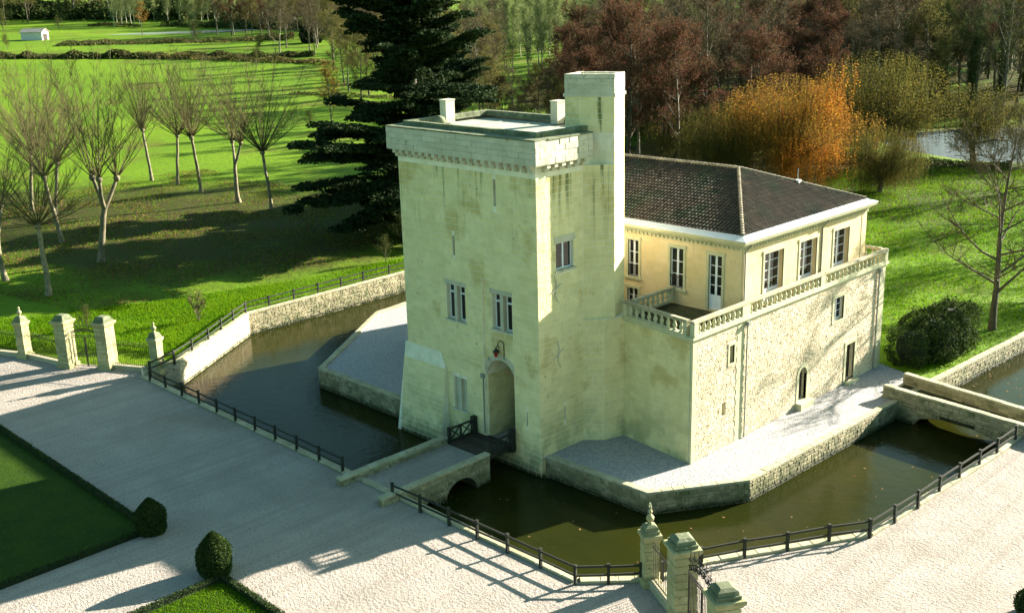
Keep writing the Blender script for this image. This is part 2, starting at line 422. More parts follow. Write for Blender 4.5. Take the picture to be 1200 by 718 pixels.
def patch(m, cx, cy, rx, ry, ca, cb, rot=0.0):
    """a drift of fallen leaves under a group of trees: ragged edged patch in the ground cover"""
    N = m.node_tree.nodes; L = m.node_tree.links; bs = N['Principled BSDF']; src = bs.inputs['Base Color'].links[0].from_socket
    g = N.new('ShaderNodeNewGeometry')
    mp = N.new('ShaderNodeMapping'); mp.vector_type = 'TEXTURE'; mp.inputs['Location'].default_value = (cx, cy, 0); mp.inputs['Rotation'].default_value = (0, 0, rot); mp.inputs['Scale'].default_value = (rx, ry, 1e4)
    L.new(g.outputs['Position'], mp.inputs[0])
    ln = N.new('ShaderNodeVectorMath'); ln.operation = 'LENGTH'; L.new(mp.outputs[0], ln.inputs[0])
    def noise(sc):
        n = N.new('ShaderNodeTexNoise'); n.inputs['Scale'].default_value = sc; n.inputs['Detail'].default_value = 6; n.inputs['Roughness'].default_value = .7; L.new(g.outputs['Position'], n.inputs['Vector']); return n.outputs['Fac']
    ad = N.new('ShaderNodeMath'); ad.operation = 'MULTIPLY_ADD'; L.new(noise(.10), ad.inputs[0]); ad.inputs[1].default_value = 1.3; L.new(ln.outputs['Value'], ad.inputs[2])
    r = N.new('ShaderNodeMapRange'); r.interpolation_type = 'SMOOTHSTEP'; r.inputs['From Min'].default_value = 1.15; r.inputs['From Max'].default_value = 1.75; r.inputs['To Min'].default_value = .92; r.inputs['To Max'].default_value = 0
    L.new(ad.outputs[0], r.inputs['Value'])
    def mix(f, a, b):
        x = N.new('ShaderNodeMix'); x.data_type = 'RGBA'; L.new(f, x.inputs[0])
        for v, k in ((a, 6), (b, 7)):
            if isinstance(v, tuple): x.inputs[k].default_value = (*v, 1)
            else: L.new(v, x.inputs[k])
        return x.outputs[2]
    r2 = N.new('ShaderNodeMapRange'); r2.inputs['From Min'].default_value = .42; r2.inputs['From Max'].default_value = .6; L.new(noise(.8), r2.inputs['Value'])
    L.new(mix(r.outputs[0], src, mix(r2.outputs[0], ca, cb)), bs.inputs['Base Color'])
patch(M['grass'], -142, 68, 54, 35, (.026, .034, .003), (.040, .024, .009), .25)  # leaf litter, its colour also lowered to deepen the tree shadows here
patch(M['grass'], -68, 160, 30, 34, (.030, .046, .003), (.045, .030, .010), .2)

streaked(M['moatstone'], -1.0, -1.4, (.018, .026, .008), sx=1.2, cut=(.25, .45), zscale=.6)
streaked(M['rubble'], -1.0, -1.4, (.03, .04, .012), sx=1.2, cut=(.25, .45), zscale=.6)
streaked(M['tower'], -.9, -1.4, (.035, .045, .014), sx=1.2, cut=(.25, .45), zscale=.6)
def tracks(m, rot, col):
    """worn lines in the gravel where wheels and rakes have passed"""
    N = m.node_tree.nodes; L = m.node_tree.links; bs = N['Principled BSDF']; src = bs.inputs['Base Color'].links[0].from_socket
    g = N.new('ShaderNodeNewGeometry'); mp = N.new('ShaderNodeMapping'); mp.inputs['Rotation'].default_value = (0, 0, rot); mp.inputs['Scale'].default_value = (1.5, .035, 1)
    L.new(g.outputs['Position'], mp.inputs[0])
    n = N.new('ShaderNodeTexNoise'); n.inputs['Scale'].default_value = 1.0; n.inputs['Detail'].default_value = 3; L.new(mp.outputs[0], n.inputs['Vector'])
    r = N.new('ShaderNodeMapRange'); r.interpolation_type = 'SMOOTHSTEP'; r.inputs['From Min'].default_value = .54; r.inputs['From Max'].default_value = .68; r.inputs['To Max'].default_value = .36; L.new(n.outputs['Fac'], r.inputs['Value'])
    x = N.new('ShaderNodeMix'); x.data_type = 'RGBA'; L.new(r.outputs[0], x.inputs[0]); L.new(src, x.inputs[6]); x.inputs[7].default_value = (*col, 1)
    L.new(x.outputs[2], bs.inputs['Base Color'])
tracks(M['gravel'], .55, (.27, .235, .19)); tracks(M['gravel'], -.12, (.29, .25, .205))
# ------------------------------------------------------------------ terrain and water
WZ = -1.5                                   # water level in the moat
MOAT = [(-90.5, 100), (-90.5, 72), (-90.1, 60), (-89.9, 52.7), (-81.9, 41.0), (-82.4, 38.2), (-34.3, 38.2), (-31.7, 40.8), (-30.7, 44.2), (-25.7, 52.8),
        (-24.9, 68), (-24.7, 125), (-32, 125), (-32.8, 94), (-33.6, 77.2), (-33.9, 71.5), (-34.4, 54.4), (-38, 48.7), (-46.2, 48.6), (-46.6, 48.2),
        (-60, 48.2), (-60.1, 48.6), (-72.6, 48.6), (-82, 62), (-82.5, 66), (-83, 100)]
COURT = [(-82.4, 38.2), (-81.95, 40.0), (-86.8, 37.6), (-90.0, 35.9), (-95.9, 33.1), (-140, 12.6), (-140, -40), (45, -40), (45, 125), (-24.7, 125), (-24.9, 68),
         (-25.7, 52.8), (-30.7, 44.2), (-31.7, 40.8), (-34.3, 38.2)]
LAWN1 = [(-56.4, 25.6), (-108, 25.6), (-108, -39), (-56.4, -39)]
LAWN2 = [(-48.8, 25.6), (-16, 25.6), (-16, -39), (-48.8, -39)]
ISLE_L = [(-72.6, 48.6), (-60.1, 48.6), (-60, 48.2), (-60, 75), (-82.6, 75), (-82.5, 66), (-82, 62)]
ISLE_R = [(-46.6, 48.2), (-46.2, 48.6), (-38, 48.7), (-34.4, 54.4), (-33.9, 71.5), (-33.6, 77.2), (-35.4, 79.2), (-38.7, 80.2), (-46.6, 80.2)]
POND = [(-84, 187.5), (-76, 185.5), (-66, 189), (-52, 192), (-30, 205), (-30, 252), (-60, 250), (-72, 243), (-86, 236), (-95, 226), (-101, 214), (-100, 200), (-94, 192)]
FPC, FPR = (-556, 303), 38.0                # far pond on the rising meadow
FPZ = 13.0

WOODF = [(-150, 175), (-128, 150), (-112, 128), (-96, 122), (-86, 138), (-80, 168), (-96, 182), (-106, 200), (-104, 240), (-70, 258), (-20, 270), (60, 560), (-420, 640), (-420, 470), (-300, 330), (-205, 205)]
def hgt(x, y):
    x = np.asarray(x, float); y = np.asarray(y, float)
    d = np.hypot(x, y)
    h = .035 * np.maximum(0, d - 230) + .00 * d
    h = np.where((d > 195) & (d < 265), .035 * (d - 195) ** 2 / 280.0, h)
    h = np.where(d >= 265, .035 * (d - 230), h)
    s = (x + 82) * -.423 + (y - 39.7) * .906        # distance beyond the left gate line
    left = np.clip(s / 2.5, 0, 1) * .6 * (x < -80)
    right = (x > -83) * (y > 42) * -.1
    near = np.clip((200 - d) / 60, 0, 1)
    h = h + (left + right) * near
    h = h + np.where(left > .5, .25 * np.sin(x * .11 + 1) * np.sin(y * .09) + .12 * np.sin(x * .31) * np.sin(y * .27), 0) * np.clip((s - 14) / 20, 0, 1)
    for c, r, zz in ((FPC, FPR, FPZ),):
        q = np.hypot(x - c[0], (y - c[1])) / r
        w = np.clip((1.7 - q) / .5, 0, 1); w = w * w * (3 - 2 * w)
        h = h * (1 - w) + zz * w
    return h
def hz(x, y): return float(hgt(x, y))

def build_ground():
    loops = [WOODF, MOAT, COURT, LAWN1, LAWN2, ISLE_L, ISLE_R, POND]
    vs = []; ed = []
    def dens(lp, step=4.0):
        o = []
        for i in range(len(lp)):
            a, b = lp[i], lp[(i + 1) % len(lp)]
            n = max(1, int(math.hypot(b[0] - a[0], b[1] - a[1]) / step))
            o += [(a[0] + (b[0] - a[0]) * k / n, a[1] + (b[1] - a[1]) * k / n) for k in range(n)]
        return o
    for lp in loops:
        q = dens(lp); b = len(vs); vs += [Vector(p) for p in q]
        ed += [(b + i, b + (i + 1) % len(q)) for i in range(len(q))]
    d = 12.0
    while d < 4200:
        st = 3 if d < 700 else 5
        a = -180.0
        while a < 180:
            front = -110 < a < 20
            t = R(a)
            vs.append(Vector((d * math.sin(t), d * math.cos(t))))
            a += st if front else 18
        d *= 1.075
    r = delaunay_2d_cdt(vs, ed, [], 0, 1e-4)
    V = np.array([(v[0], v[1]) for v in r[0]]); F = [f for f in r[2]]
    C = np.array([(V[f[0]] + V[f[1]] + V[f[2]]) / 3 for f in F])
    reg = np.zeros(len(F), int)                                     # 0 meadow
    reg[inside(WOODF, C[:, 0], C[:, 1])] = 7
    reg[inside(COURT, C[:, 0], C[:, 1])] = 1
    reg[inside(LAWN1, C[:, 0], C[:, 1])] = 2
    reg[inside(LAWN2, C[:, 0], C[:, 1])] = 3
    reg[inside(ISLE_L, C[:, 0], C[:, 1])] = 4
    reg[inside(ISLE_R, C[:, 0], C[:, 1])] = 5
    reg[inside(POND, C[:, 0], C[:, 1])] = 6
    reg[inside(MOAT, C[:, 0], C[:, 1])] = 9
    H = hgt(V[:, 0], V[:, 1])
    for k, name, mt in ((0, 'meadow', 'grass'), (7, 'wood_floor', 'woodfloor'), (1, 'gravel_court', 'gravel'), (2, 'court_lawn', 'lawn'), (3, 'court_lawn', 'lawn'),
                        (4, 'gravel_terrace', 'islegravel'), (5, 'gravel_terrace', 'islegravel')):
        mb = MB(); mp = {}
        for f, g in zip(F, reg):
            if g != k: continue
            t = []
            for i in f:
                if i not in mp:
                    mp[i] = len(mb.v)
                    z = H[i] if k in (0, 7) else (0.0 if k == 1 else (.03 if k < 4 else (.12 if k == 4 else -.1)))
                    mb.v.append((V[i][0], V[i][1], z))
                t.append(mp[i])
            mb.f.append(tuple(t))
        mb.build(name, M[mt], smooth=True, kind='structure')
    for lp, z, nm in ((POND, -.12, 'pond'),):
        mb = MB(); mb.poly([(p[0], p[1], z) for p in lp]); mb.build(nm, M['pond'], kind='structure')
    mb = MB(); mb.poly([(FPC[0] + FPR * math.cos(a) * (1 + .15 * math.sin(3 * a)), FPC[1] + FPR * math.sin(a) * (1 + .12 * math.sin(2 * a)), FPZ + .1) for a in np.linspace(0, 2 * PI, 40)[:-1]])
    mb.build('pond', M['farpond'], kind='structure')
    mb = MB(); r = delaunay_2d_cdt([Vector(p) for p in MOAT], [(i, (i + 1) % len(MOAT)) for i in range(len(MOAT))], [], 0, 1e-5)
    mw = MB()
    for f in r[2]:
        c = sum((Vector((r[0][i][0], r[0][i][1])) for i in f), Vector((0, 0))) / 3
        if inside(MOAT, np.array(c[0]), np.array(c[1])):
            mw.poly([(r[0][i][0], r[0][i][1], WZ) for i in f]); mb.poly([(r[0][i][0], r[0][i][1], -2.6) for i in f])
    mw.build('moat_water', M['water'], kind='structure'); mb.build('moat_bed', M['earth'], kind='structure')
build_ground()

# ------------------------------------------------------------------ moat walls
def stone_mesh(name, L, W, H, rng, mt, bev=.02):
    """one loose block, centred on x and y, standing on z = 0"""
    mb = MB(); j = lambda s=.01: rng.uniform(-s, s)
    b = bev
    lo = [(-L / 2 + j(), -W / 2 + j()), (L / 2 + j(), -W / 2 + j()), (L / 2 + j(), W / 2 + j()), (-L / 2 + j(), W / 2 + j())]
    ins = lambda q: (q[0] - math.copysign(b, q[0]), q[1] - math.copysign(b, q[1]))
    mb.v = [(*q, 0) for q in lo] + [(*q, H - b + j(.006)) for q in lo] + [(*ins(q), H + j(.006)) for q in lo]
    mb.f = [(3, 2, 1, 0), (8, 9, 10, 11)] + [(i, (i + 1) % 4, 4 + (i + 1) % 4, 4 + i) for i in range(4)] + [(4 + i, 4 + (i + 1) % 4, 8 + (i + 1) % 4, 8 + i) for i in range(4)]
    return mb.mesh(name, mt)

rs = random.Random(11)
COPE = [stone_mesh('coping_stone', 1.0, .5, .14, rs, M['coping'], .025) for _ in range(5)]
def coping_run(path, z, parent, inset=.22, L=(.7, 1.15), side=1, width=.5):
    for (a, b) in zip(path[:-1], path[1:]):
        m, tot = planeSeg(a, b, side)
        ang = math.atan2(b[1] - a[1], b[0] - a[0])
        u = 0.0
        while u < tot - .05:
            l = rs.uniform(*L)
            if tot - u - l < L[0] * .6: l = tot - u
            p = m(u + l / 2, -inset, z + rs.uniform(-.012, .012))
            o = piece('coping_stone', rs.choice(COPE), parent, p, ang + rs.uniform(-.012, .012))
            o.scale = (l - .015, width / .5, 1)
            u += l

def moat_wall(label, path, ztop, side=1, rubble=True, thick=.5, cope=True, size=1.0, mats=('moatmortar', 'moatstone'), seed=1, cope_path=None):
    rng = random.Random(seed)
    t = thing('retaining_wall', label, 'retaining wall', (path[0][0], path[0][1], ztop))
    core = MB(); st = MB()
    n = len(path)
    nrm = []
    for i in range(n):
        d = Vector((0, 0))
        for k in (i - 1, i):
            if 0 <= k < n - 1:
                e = Vector(path[k + 1]) - Vector(path[k]); e.normalize(); d += Vector((e.y, -e.x)) * side
        d.normalize(); nrm.append(d)
    for i in range(n - 1):
        a, b = path[i], path[i + 1]; na, nb = nrm[i] * thick, nrm[i + 1] * thick
        core.hexa([(a[0] - na.x, a[1] - na.y, -2.7), (b[0] - nb.x, b[1] - nb.y, -2.7), (b[0], b[1], -2.7), (a[0], a[1], -2.7),
                   (a[0] - na.x, a[1] - na.y, ztop), (b[0] - nb.x, b[1] - nb.y, ztop), (b[0], b[1], ztop), (a[0], a[1], ztop)])
        if rubble:
            m, L = planeSeg(a, b, side)
            facing(st, m, .02, L - .02, -1.75, ztop - .01, rng, ch=(.16 * size, .30 * size), bl=(.22 * size, .55 * size), proud=(.02, .06), joint=.03, jit=.025, bev=.03)
    core.build('wall_core', M[mats[0]], t)
    if rubble: st.build('rubble_facing', M[mats[1]], t, kind='stuff')
    if cope: coping_run(cope_path or path, ztop, t, side=side)
    return t

moat_wall('sunlit stretch of moat bank wall beside the left gate', [(-82.4, 38.0), (-81.9, 41.0), (-89.9, 52.7)], .62, 1, mats=('mortar', 'rubble'), seed=2)
moat_wall('far rubble moat bank wall running behind the tower under the lawn fence', [(-89.9, 52.7), (-90.1, 60), (-90.5, 72), (-90.5, 100)], .62, 1, mats=('mortar', 'moatstone'), seed=3)
moat_wall('dark wall of the gravel platform left of the tower', [(-83, 100), (-82.5, 66), (-82, 62), (-72.6, 48.6), (-60, 48.6)], .12, 1, seed=4, size=1.2)
moat_wall('angled stone wall of the gravel platform in front of the house', [(-46.55, 48.6), (-38, 48.7), (-34.4, 54.4), (-33.9, 71.5), (-33.6, 77.3)], -.12, 1, seed=5, size=1.15)
moat_wall('rubble wall under the right lawn beyond the stone bridge', [(-33.6, 77.2), (-32.8, 94), (-32, 125)], .0, 1, seed=6, mats=('mortar', 'moatstone'))
moat_wall('court side moat wall along the front fence', [(-34.3, 38.2), (-82.4, 38.2)], .02, 1, seed=7, size=1.2)
moat_wall('moat wall along the right gravel court fence', [(-24.7, 125), (-24.9, 68), (-25.7, 52.8), (-30.7, 44.2), (-31.7, 40.8), (-34.3, 38.2)], .02, 1, seed=8, size=1.2)
# ------------------------------------------------------------------ entrance tower
rt = random.Random(5)
TX0, TX1, TY0, TY1, TZ = -60.0, -46.6, 48.2, 57.0, 19.6
def build_tower():
    T = thing('castle_tower', 'tall square limestone entrance tower with corbelled parapet and corner turret', 'tower', (-53.3, 52.6, 0))
    W = MB(); A = MB()
    mF, mFr, mR = planeY(TY0), planeY(TY0 + .16), planeX(TX1)
    rec = [(-51.85, -.15), (-48.95, -.15), (-48.95, 11.45), (-51.85, 11.45)]
    win1 = [rect(-55.45, -54.62, 8.03, 10.55), rect(-54.36, -53.55, 8.03, 10.55)]
    win2 = [rect(-51.05, -50.25, 8.1, 10.6), rect(-49.97, -49.15, 8.1, 10.6)]
    lowin = [rect(-55.1, -54.5, 1.42, 3.8), rect(-54.3, -53.7, 1.42, 3.8)]
    slits = [rect(-50.45, -50.2, 16.56, 18.3), rect(-54.62, -54.38, 12.68, 14.05), rect(-47.86, -47.76, 1.9, 2.9)]
    arch = archp(-51.75, -48.75 - .25, -.15, 4.6, 5.95)
    outline = rect(TX0, TX1, -2.6, TZ)
    wall(W, mF, outline, [rec] + win1 + lowin + slits, [.16] + [.42] * 2 + [.25] * 2 + [.5] * 3)
    wall(W, mFr, rec, [arch] + win2, [3.2, .45, .45])
    facing(A, mF, TX0, TX1, -1.6, 18.7, rt, ch=(.36, .46), bl=(.55, 1.05), proud=(.006, .022), joint=.026, holes=[rec] + win1 + lowin + slits, bev=.008)
    facing(A, mFr, -51.85, -48.95, 0, 11.45, rt, ch=(.36, .46), bl=(.5, .9), proud=(.004, .012), joint=.026, holes=[arch] + win2, bev=.008)
    rwin = [rect(49.95, 51.62, 12.5, 14.28)]
    rsl = [rect(50.55, 50.68, 1.95, 2.95)]
    wall(W, mR, rect(TY0, 54.2, -2.6, TZ), rwin + rsl, [.28, .5])
    mC, LC = planeSeg((TX1, 54.2), (-49.4, TY1), 1); wall(W, mC, rect(0, LC, -2.6, TZ))
    facing(A, mR, TY0, 52.6, -1.6, 18.7, rt, ch=(.36, .46), bl=(.5, .95), proud=(.006, .022), joint=.026, holes=rwin + rsl, bev=.008)
    wall(W, planeXm(TX0), rect(TY0, TY1, -2.6, TZ)); wall(W, planeYp(TY1), rect(TX0, -49.4, -2.6, TZ))
    # relieving lines of larger dressed stone round the openings
    W.build('tower_wall', M['pointing'], T)
    A.build('ashlar_facing', M['tower'], T, kind='stuff')
    # passage end, inner masonry of the gateway
    d = MB(); d.mbox(mFr, -51.9, -48.7, -3.5, -3.2, -.2, 6.2); d.build('passage_door', M['deckwood'], T)
    d = MB(); rr = random.Random(3)
    mL = lambda u, n, z: (-51.75 + n, u, z); mRr = lambda u, n, z: (-49.0 - n, u, z)
    facing(d, mL, TY0 + .2, TY0 + 3.3, 0, 4.6, rr, ch=(.4, .5), bl=(.5, .9), proud=(.01, .025), joint=.02)
    facing(d, mRr, TY0 + .2, TY0 + 3.3, 0, 4.6, rr, ch=(.4, .5), bl=(.5, .9), proud=(.01, .025), joint=.02)
    d.build('passage_masonry', M['tower'], T, kind='stuff')
    d = MB(); d.box(-51.75, -49.0, TY0 + .16, TY0 + 3.4, -.3, -.02); d.build('passage_floor', M['gravel'], T)
    # buttress at the left corner: battered block
    B = MB(); BA = MB()
    x0, x1 = -60.25, -55.75
    sec = lambda z: .85 * max(0, (5.3 - z) / 6.8) + .03
    zs = [-2.6, -1.5, 0, 1.5, 3, 4.3, 5.3]
    for a, b in zip(zs[:-1], zs[1:]):
        xa, xb = x1 - max(0, (a - 4.2)) * .5, x1 - max(0, (b - 4.2)) * .5
        la, lb = x0 - sec(a) * .5, x0 - sec(b) * .5
        B.hexa([(la, TY0 - sec(a), a), (xa, TY0 - sec(a), a), (xa, TY0 + .1, a), (la, TY0 + 1.5, a), (lb, TY0 - sec(b), b), (xb, TY0 - sec(b), b), (xb, TY0 + .1, b), (lb, TY0 + 1.5, b)])
    mb_ = lambda u, n, z: (u, TY0 - sec(z) - n, z)
    facing(BA, mb_, x0 - .1, x1, -1.6, 4.2, rt, ch=(.34, .42), bl=(.5, 1.0), proud=(.01, .02), joint=.026, bev=.01)
    bo = B.build('buttress', M['pointing'], T); BA.build('buttress_facing', M['tower'], bo, kind='stuff')
    # turret: upper block stands askew on the corner, lower part is chamfered into the wall
    F0, F1, F2, F3 = (-48.2, 52.75), (-45.34, 54.3), (-45.9, 56.0), (-48.85, 54.9)
    t1 = MB(); t1.prism([F0, F1, F2, F3], 18.0, 24.2)
    t1.prism([(-46.62, 52.62), (-45.34, 54.3), (-45.9, 56.0), (-48, 57.2), (-48, 53)], 8.2, 19.0)
    t1.prism([(-46.62, 52.45), (-45.5, 53.4), (-45.05, 54.98), (-45.6, 57), (-48, 57.2), (-48, 53)], -2.6, 8.6)
    tu = t1.build('turret', M['pointing'], T)
    tf = MB()
    for a, b, z0, z1 in ((F0, F1, 21.0, 23.28), (F1, F2, 8.3, 23.28), ((-46.62, 52.62), F1, 8.5, 19.0), ((-46.62, 52.45), (-45.5, 53.4), -.1, 8.6), ((-45.5, 53.4), (-45.05, 54.98), -.1, 8.6)):
        m, L = planeSeg(a, b, 1)
        facing(tf, m, 0.0, L, z0, z1, rt, ch=(.36, .46), bl=(.5, 1.0), proud=(.006, .022), joint=.026, bev=.008)
    tf.build('turret_facing', M['tower'], tu, kind='stuff')
    band = MB()
    for poly, e, z0, z1 in (([F0, F1, F2, F3], .07, 23.3, 23.5),):
        c = Vector((sum(p[0] for p in poly) / 4, sum(p[1] for p in poly) / 4))
        q = [tuple(c + (Vector(p) - c) * (1 + e / 1.2)) for p in poly]
        band.prism(q, z0, z1)
    band.build('turret_band', M['parapet'], tu)
    tp = [stone_mesh('stone_block', 1.0, .3, .36, rt, M['parapet'], .02) for _ in range(5)]
    def ring_blocks(poly, zs_, parent, lens, inset=.13, hscale=1.0, closed=True):
        n = len(poly)
        for k, z in enumerate(zs_):
            for i in range(n if closed else n - 1):
                a, b = poly[i], poly[(i + 1) % n]
                m, L = planeSeg(a, b, 1)
                cnt = max(1, round(L / lens)); ang = math.atan2(b[1] - a[1], b[0] - a[0])
                cuts = [0] + [min(L, max(0, (j + (.5 if k % 2 else 0)) * L / cnt + rt.uniform(-.05, .05))) for j in range(0 if k % 2 else 1, cnt)] + [L]
                for u0, u1 in zip(cuts[:-1], cuts[1:]):
                    if u1 - u0 < .08: continue
                    o = piece('stone_block', rt.choice(tp), parent, m((u0 + u1) / 2, -inset + rt.uniform(-.012, .012), z), ang)
                    o.scale = (u1 - u0 - .02, 1, hscale)
    ring_blocks([F0, F1, F2, F3], [23.5 + .31 * k for k in range(4)], tu, .75, hscale=.82)
    # corbels and parapet
    cor = MB()
    px0, px1, py0, py1 = -60.55, -46.05, 47.68, 57.5
    def corbel_mesh(nm, w):
        mb = MB(); mb.box(-w / 2, w / 2, -.46, 0, .58, .86); mb.box(-w / 2 + .01, w / 2 - .01, -.24, 0, .32, .58)
        return mb.mesh(nm, M['parapet'])
    cm = corbel_mesh('corbel', .32)
    n = 20
    for i in range(n): piece('corbel', cm, T, (TX0 + .15 + (TX1 - TX0 - .3) * i / (n - 1), TY0, 18.74))
    for i in range(1, 7): piece('corbel', cm, T, (TX1, TY0 + .05 + .70 * i, 18.74), PI / 2)
    for i in range(13): piece('corbel', cm, T, (TX0, TY0 + .2 + .70 * i, 18.74), -PI / 2)
    fl = MB()
    fl.prism([(px0 + .3, py0 + .3), (px1 - .3, py0 + .3), (px1 - .3, 53.2), (-49.2, py1 - .3), (px0 + .3, py1 - .3)], 19.6, 20.6)
    fl.build('parapet_core', M['parapet'], T)
    pb = [(-49.4, py1), (px0, py1), (px0, py0), (px1, py0), (px1, 53.0)]
    par = MB(); par.prism([(px0 + .02, py0 + .02), (px1 - .02, py0 + .02), (px1 - .02, 53.0), (-49.4, py1 - .02), (px0 + .02, py1 - .02)], 19.56, 19.62)
    pl = par.build('parapet', M['parapet'], T)
    ring_blocks(pb, [19.62 + .37 * k for k in range(4)], pl, .95, inset=.15, hscale=1.0, closed=False)
    rim = [stone_mesh('rim_slab', 1.0, 1.15, .09, rt, M['lichen'], .015) for _ in range(4)]
    def slabs(a, b, z, w, lens, meshes, nm):
        m, L = planeSeg(a, b, 1); ang = math.atan2(b[1] - a[1], b[0] - a[0]); c = max(1, round(L / lens))
        for j in range(c):
            o = piece(nm, rt.choice(meshes), pl, m((j + .5) * L / c, -w / 2 + .05, z + rt.uniform(-.006, .006)), ang); o.scale = (L / c - .02, 1, 1)
    slabs((px0, py0), (px1, py0), 21.1, 1.15, 1.1, rim, 'rim_slab')
    slabs((px1, py0 + 1.12), (px1, 53.0), 21.1, 1.15, 1.0, rim, 'rim_slab')
    slabs((px0, py1), (px0, py0 + 1.12), 21.1, 1.15, 1.1, rim, 'rim_slab')
    slabs((-49.4, py1), (px0 + 1.12, py1), 21.1, 1.15, 1.2, rim, 'rim_slab')
    kerb = [stone_mesh('kerb_block', 1.0, .42, .34, rt, M['lichen'], .02) for _ in range(4)]
    kx0, kx1, ky0, ky1 = -59.9, -46.9, 48.75, 56.9
    slabs2 = [((kx0, ky0), (kx1, ky0)), ((kx1, ky0 + .4), (kx1, 53.6)), ((-49.3, ky1), (kx0, ky1)), ((kx0, ky1 - .4), (kx0, ky0 + .4))]
    for a, b in slabs2: slabs(a, b, 21.12, .45, .7, kerb, 'kerb_block')
    rf = MB(); rf.prism([(kx0 + .3, ky0 + .3), (kx1 - .3, ky0 + .3), (kx1 - .3, 53.5), (-49.5, ky1 - .3), (kx0 + .3, ky1 - .3)], 20.5, 20.92)
    ro = rf.build('roof_deck', M['leadroof'], T)
    for x in (-56.7, -53.9, -51.0):
        s = MB(); s.box(x, x + .07, ky0 + .45, ky1 - .45, 20.915, 20.97); s.build('roof_seam', M['leadroof'], ro)
    # small chimneys and the bits on the roof
    for (x, y, h) in ((-59.3, 52.4, 1.35), (-52.0, 56.2, 1.3)):
        c = MB(); c.box(x - .32, x + .32, y - .42, y + .42, 21.0, 21.2 + h); c.box(x - .36, x + .36, y - .46, y + .46, 21.2 + h, 21.28 + h)
        c.build('chimney_stub', M['parapet'], T)
    c = MB(); c.lathe((-58.7, 51.1, 21.0), [(.42, 0), (.45, .25), (.36, .48), (.15, .6), (.02, .63)], 10); c.build('roof_vent', M['lichen'], T, smooth=True)
    c = MB(); c.box(-49.0, -48.55, 54.1, 54.9, 20.9, 23.3); c.build('turret_stair_hood', M['lichen'], T)
    # windows
    def light(m, u0, u1, z0, z1, d, transom=None, blocked=False, wl=.07):
        w = MB(); dd = -d
        w.mbox(m, u0, u0 + wl, dd, dd + .07, z0, z1); w.mbox(m, u1 - wl, u1, dd, dd + .07, z0, z1)
        w.mbox(m, u0, u1, dd + .001, dd + .069, z0, z0 + wl); w.mbox(m, u0, u1, dd + .001, dd + .069, z1 - wl, z1)
        if transom: w.mbox(m, u0, u1, dd + .002, dd + .1, transom - .06, transom + .06)
        o = w.build('window', M['white'] if not blocked else M['parapet'], T)
        g = MB(); g.mbox(m, u0, u1, dd - .03, dd + .03, z0, z1); g.build('pane', M['glass'] if not blocked else M['parapet'], o)
    for h in win1: light(mF, h[0][0], h[1][0], h[0][1], h[2][1], .40, 9.95)
    for h in win2: light(mFr, h[0][0], h[1][0], h[0][1], h[2][1], .42, 10.0)
    for h in lowin: light(mF, h[0][0], h[1][0], h[0][1], h[2][1], .24, None, True)
    light(mR, 49.97, 50.80, 12.52, 14.26, .26); light(mR, 50.80, 51.60, 12.52, 14.26, .26)
    def sill(m, u0, u1, z, p=.1, nm='window_sill'):
        s = MB(); s.mbox(m, u0 - .12, u1 + .12, -.05, p, z - .14, z); s.build(nm, M['parapet'], T)
    sill(mF, -55.45, -53.55, 8.03); sill(mFr, -51.05, -49.15, 8.1, .08); sill(mF, -55.1, -53.7, 1.42); sill(mR, 49.95, 51.62, 12.5, .12)
    for m, a, b, c, e in ((mR, 49.8, 51.75, 14.28, 14.75), (mF, -55.6, -53.4, 10.55, 10.85), (mFr, -51.2, -49.02, 10.6, 10.9)):
        s = MB(); s.mbox(m, a, b, -.02, .05, c, e); s.build('window_lintel', M['parapet'], T)
    for m, a, b, dp, c, e in ((mF, -54.628, -54.352, -.3, 8.035, 10.545), (mFr, -50.258, -49.962, -.3, 8.105, 10.595), (mF, -54.508, -54.292, -.2, 1.425, 3.795)):
        s = MB(); s.mbox(m, a, b, dp, .03, c, e); s.build('mullion', M['parapet'], T)
    # iron wall ties
    for (y, z) in ((49.85, 11.3), (50.0, 6.8)):
        s = MB()
        s.tube([mR(y - .12, .03, z + .95), mR(y + .08, .05, z + .45), mR(y, .06, z), mR(y - .05, .05, z - .45), mR(y + .22, .03, z - .95)], [.03, .04, .05, .04, .03], 5)
        s.tube([mR(y - .5, .04, z - .25), mR(y, .07, z), mR(y + .5, .04, z + .28)], [.035, .045, .035], 5)
        s.build('wall_tie', M['parapet'], T)
    s = MB(); s.tube([mF(-51.95, .07, .3), mF(-51.95, .07, 4.4)], [.05, .05], 6); s.box(-52.1, -51.8, TY0 - .2, TY0 - .02, 4.4, 4.7); s.build('drainpipe', M['pipe'], T)
    # arch ring
    s = MB(); nv = 13
    cx, rr_ = -50.375, 1.375
    for i in range(nv):
        a0, a1 = PI * i / nv + .012, PI * (i + 1) / nv - .012
        P = lambda a, r, q: mFr(cx + (rr_ + r) * math.cos(a), q, 4.6 + (1.35 + r) * math.sin(a))
        v = MB(); v.hexa([P(a0, 0, -.2), P(a1, 0, -.2), P(a1, 0, .03), P(a0, 0, .03), P(a0, .42, -.2), P(a1, .42, -.2), P(a1, .42, .03), P(a0, .42, .03)])
        v.build('voussoir', M['parapet'], T)
build_tower()

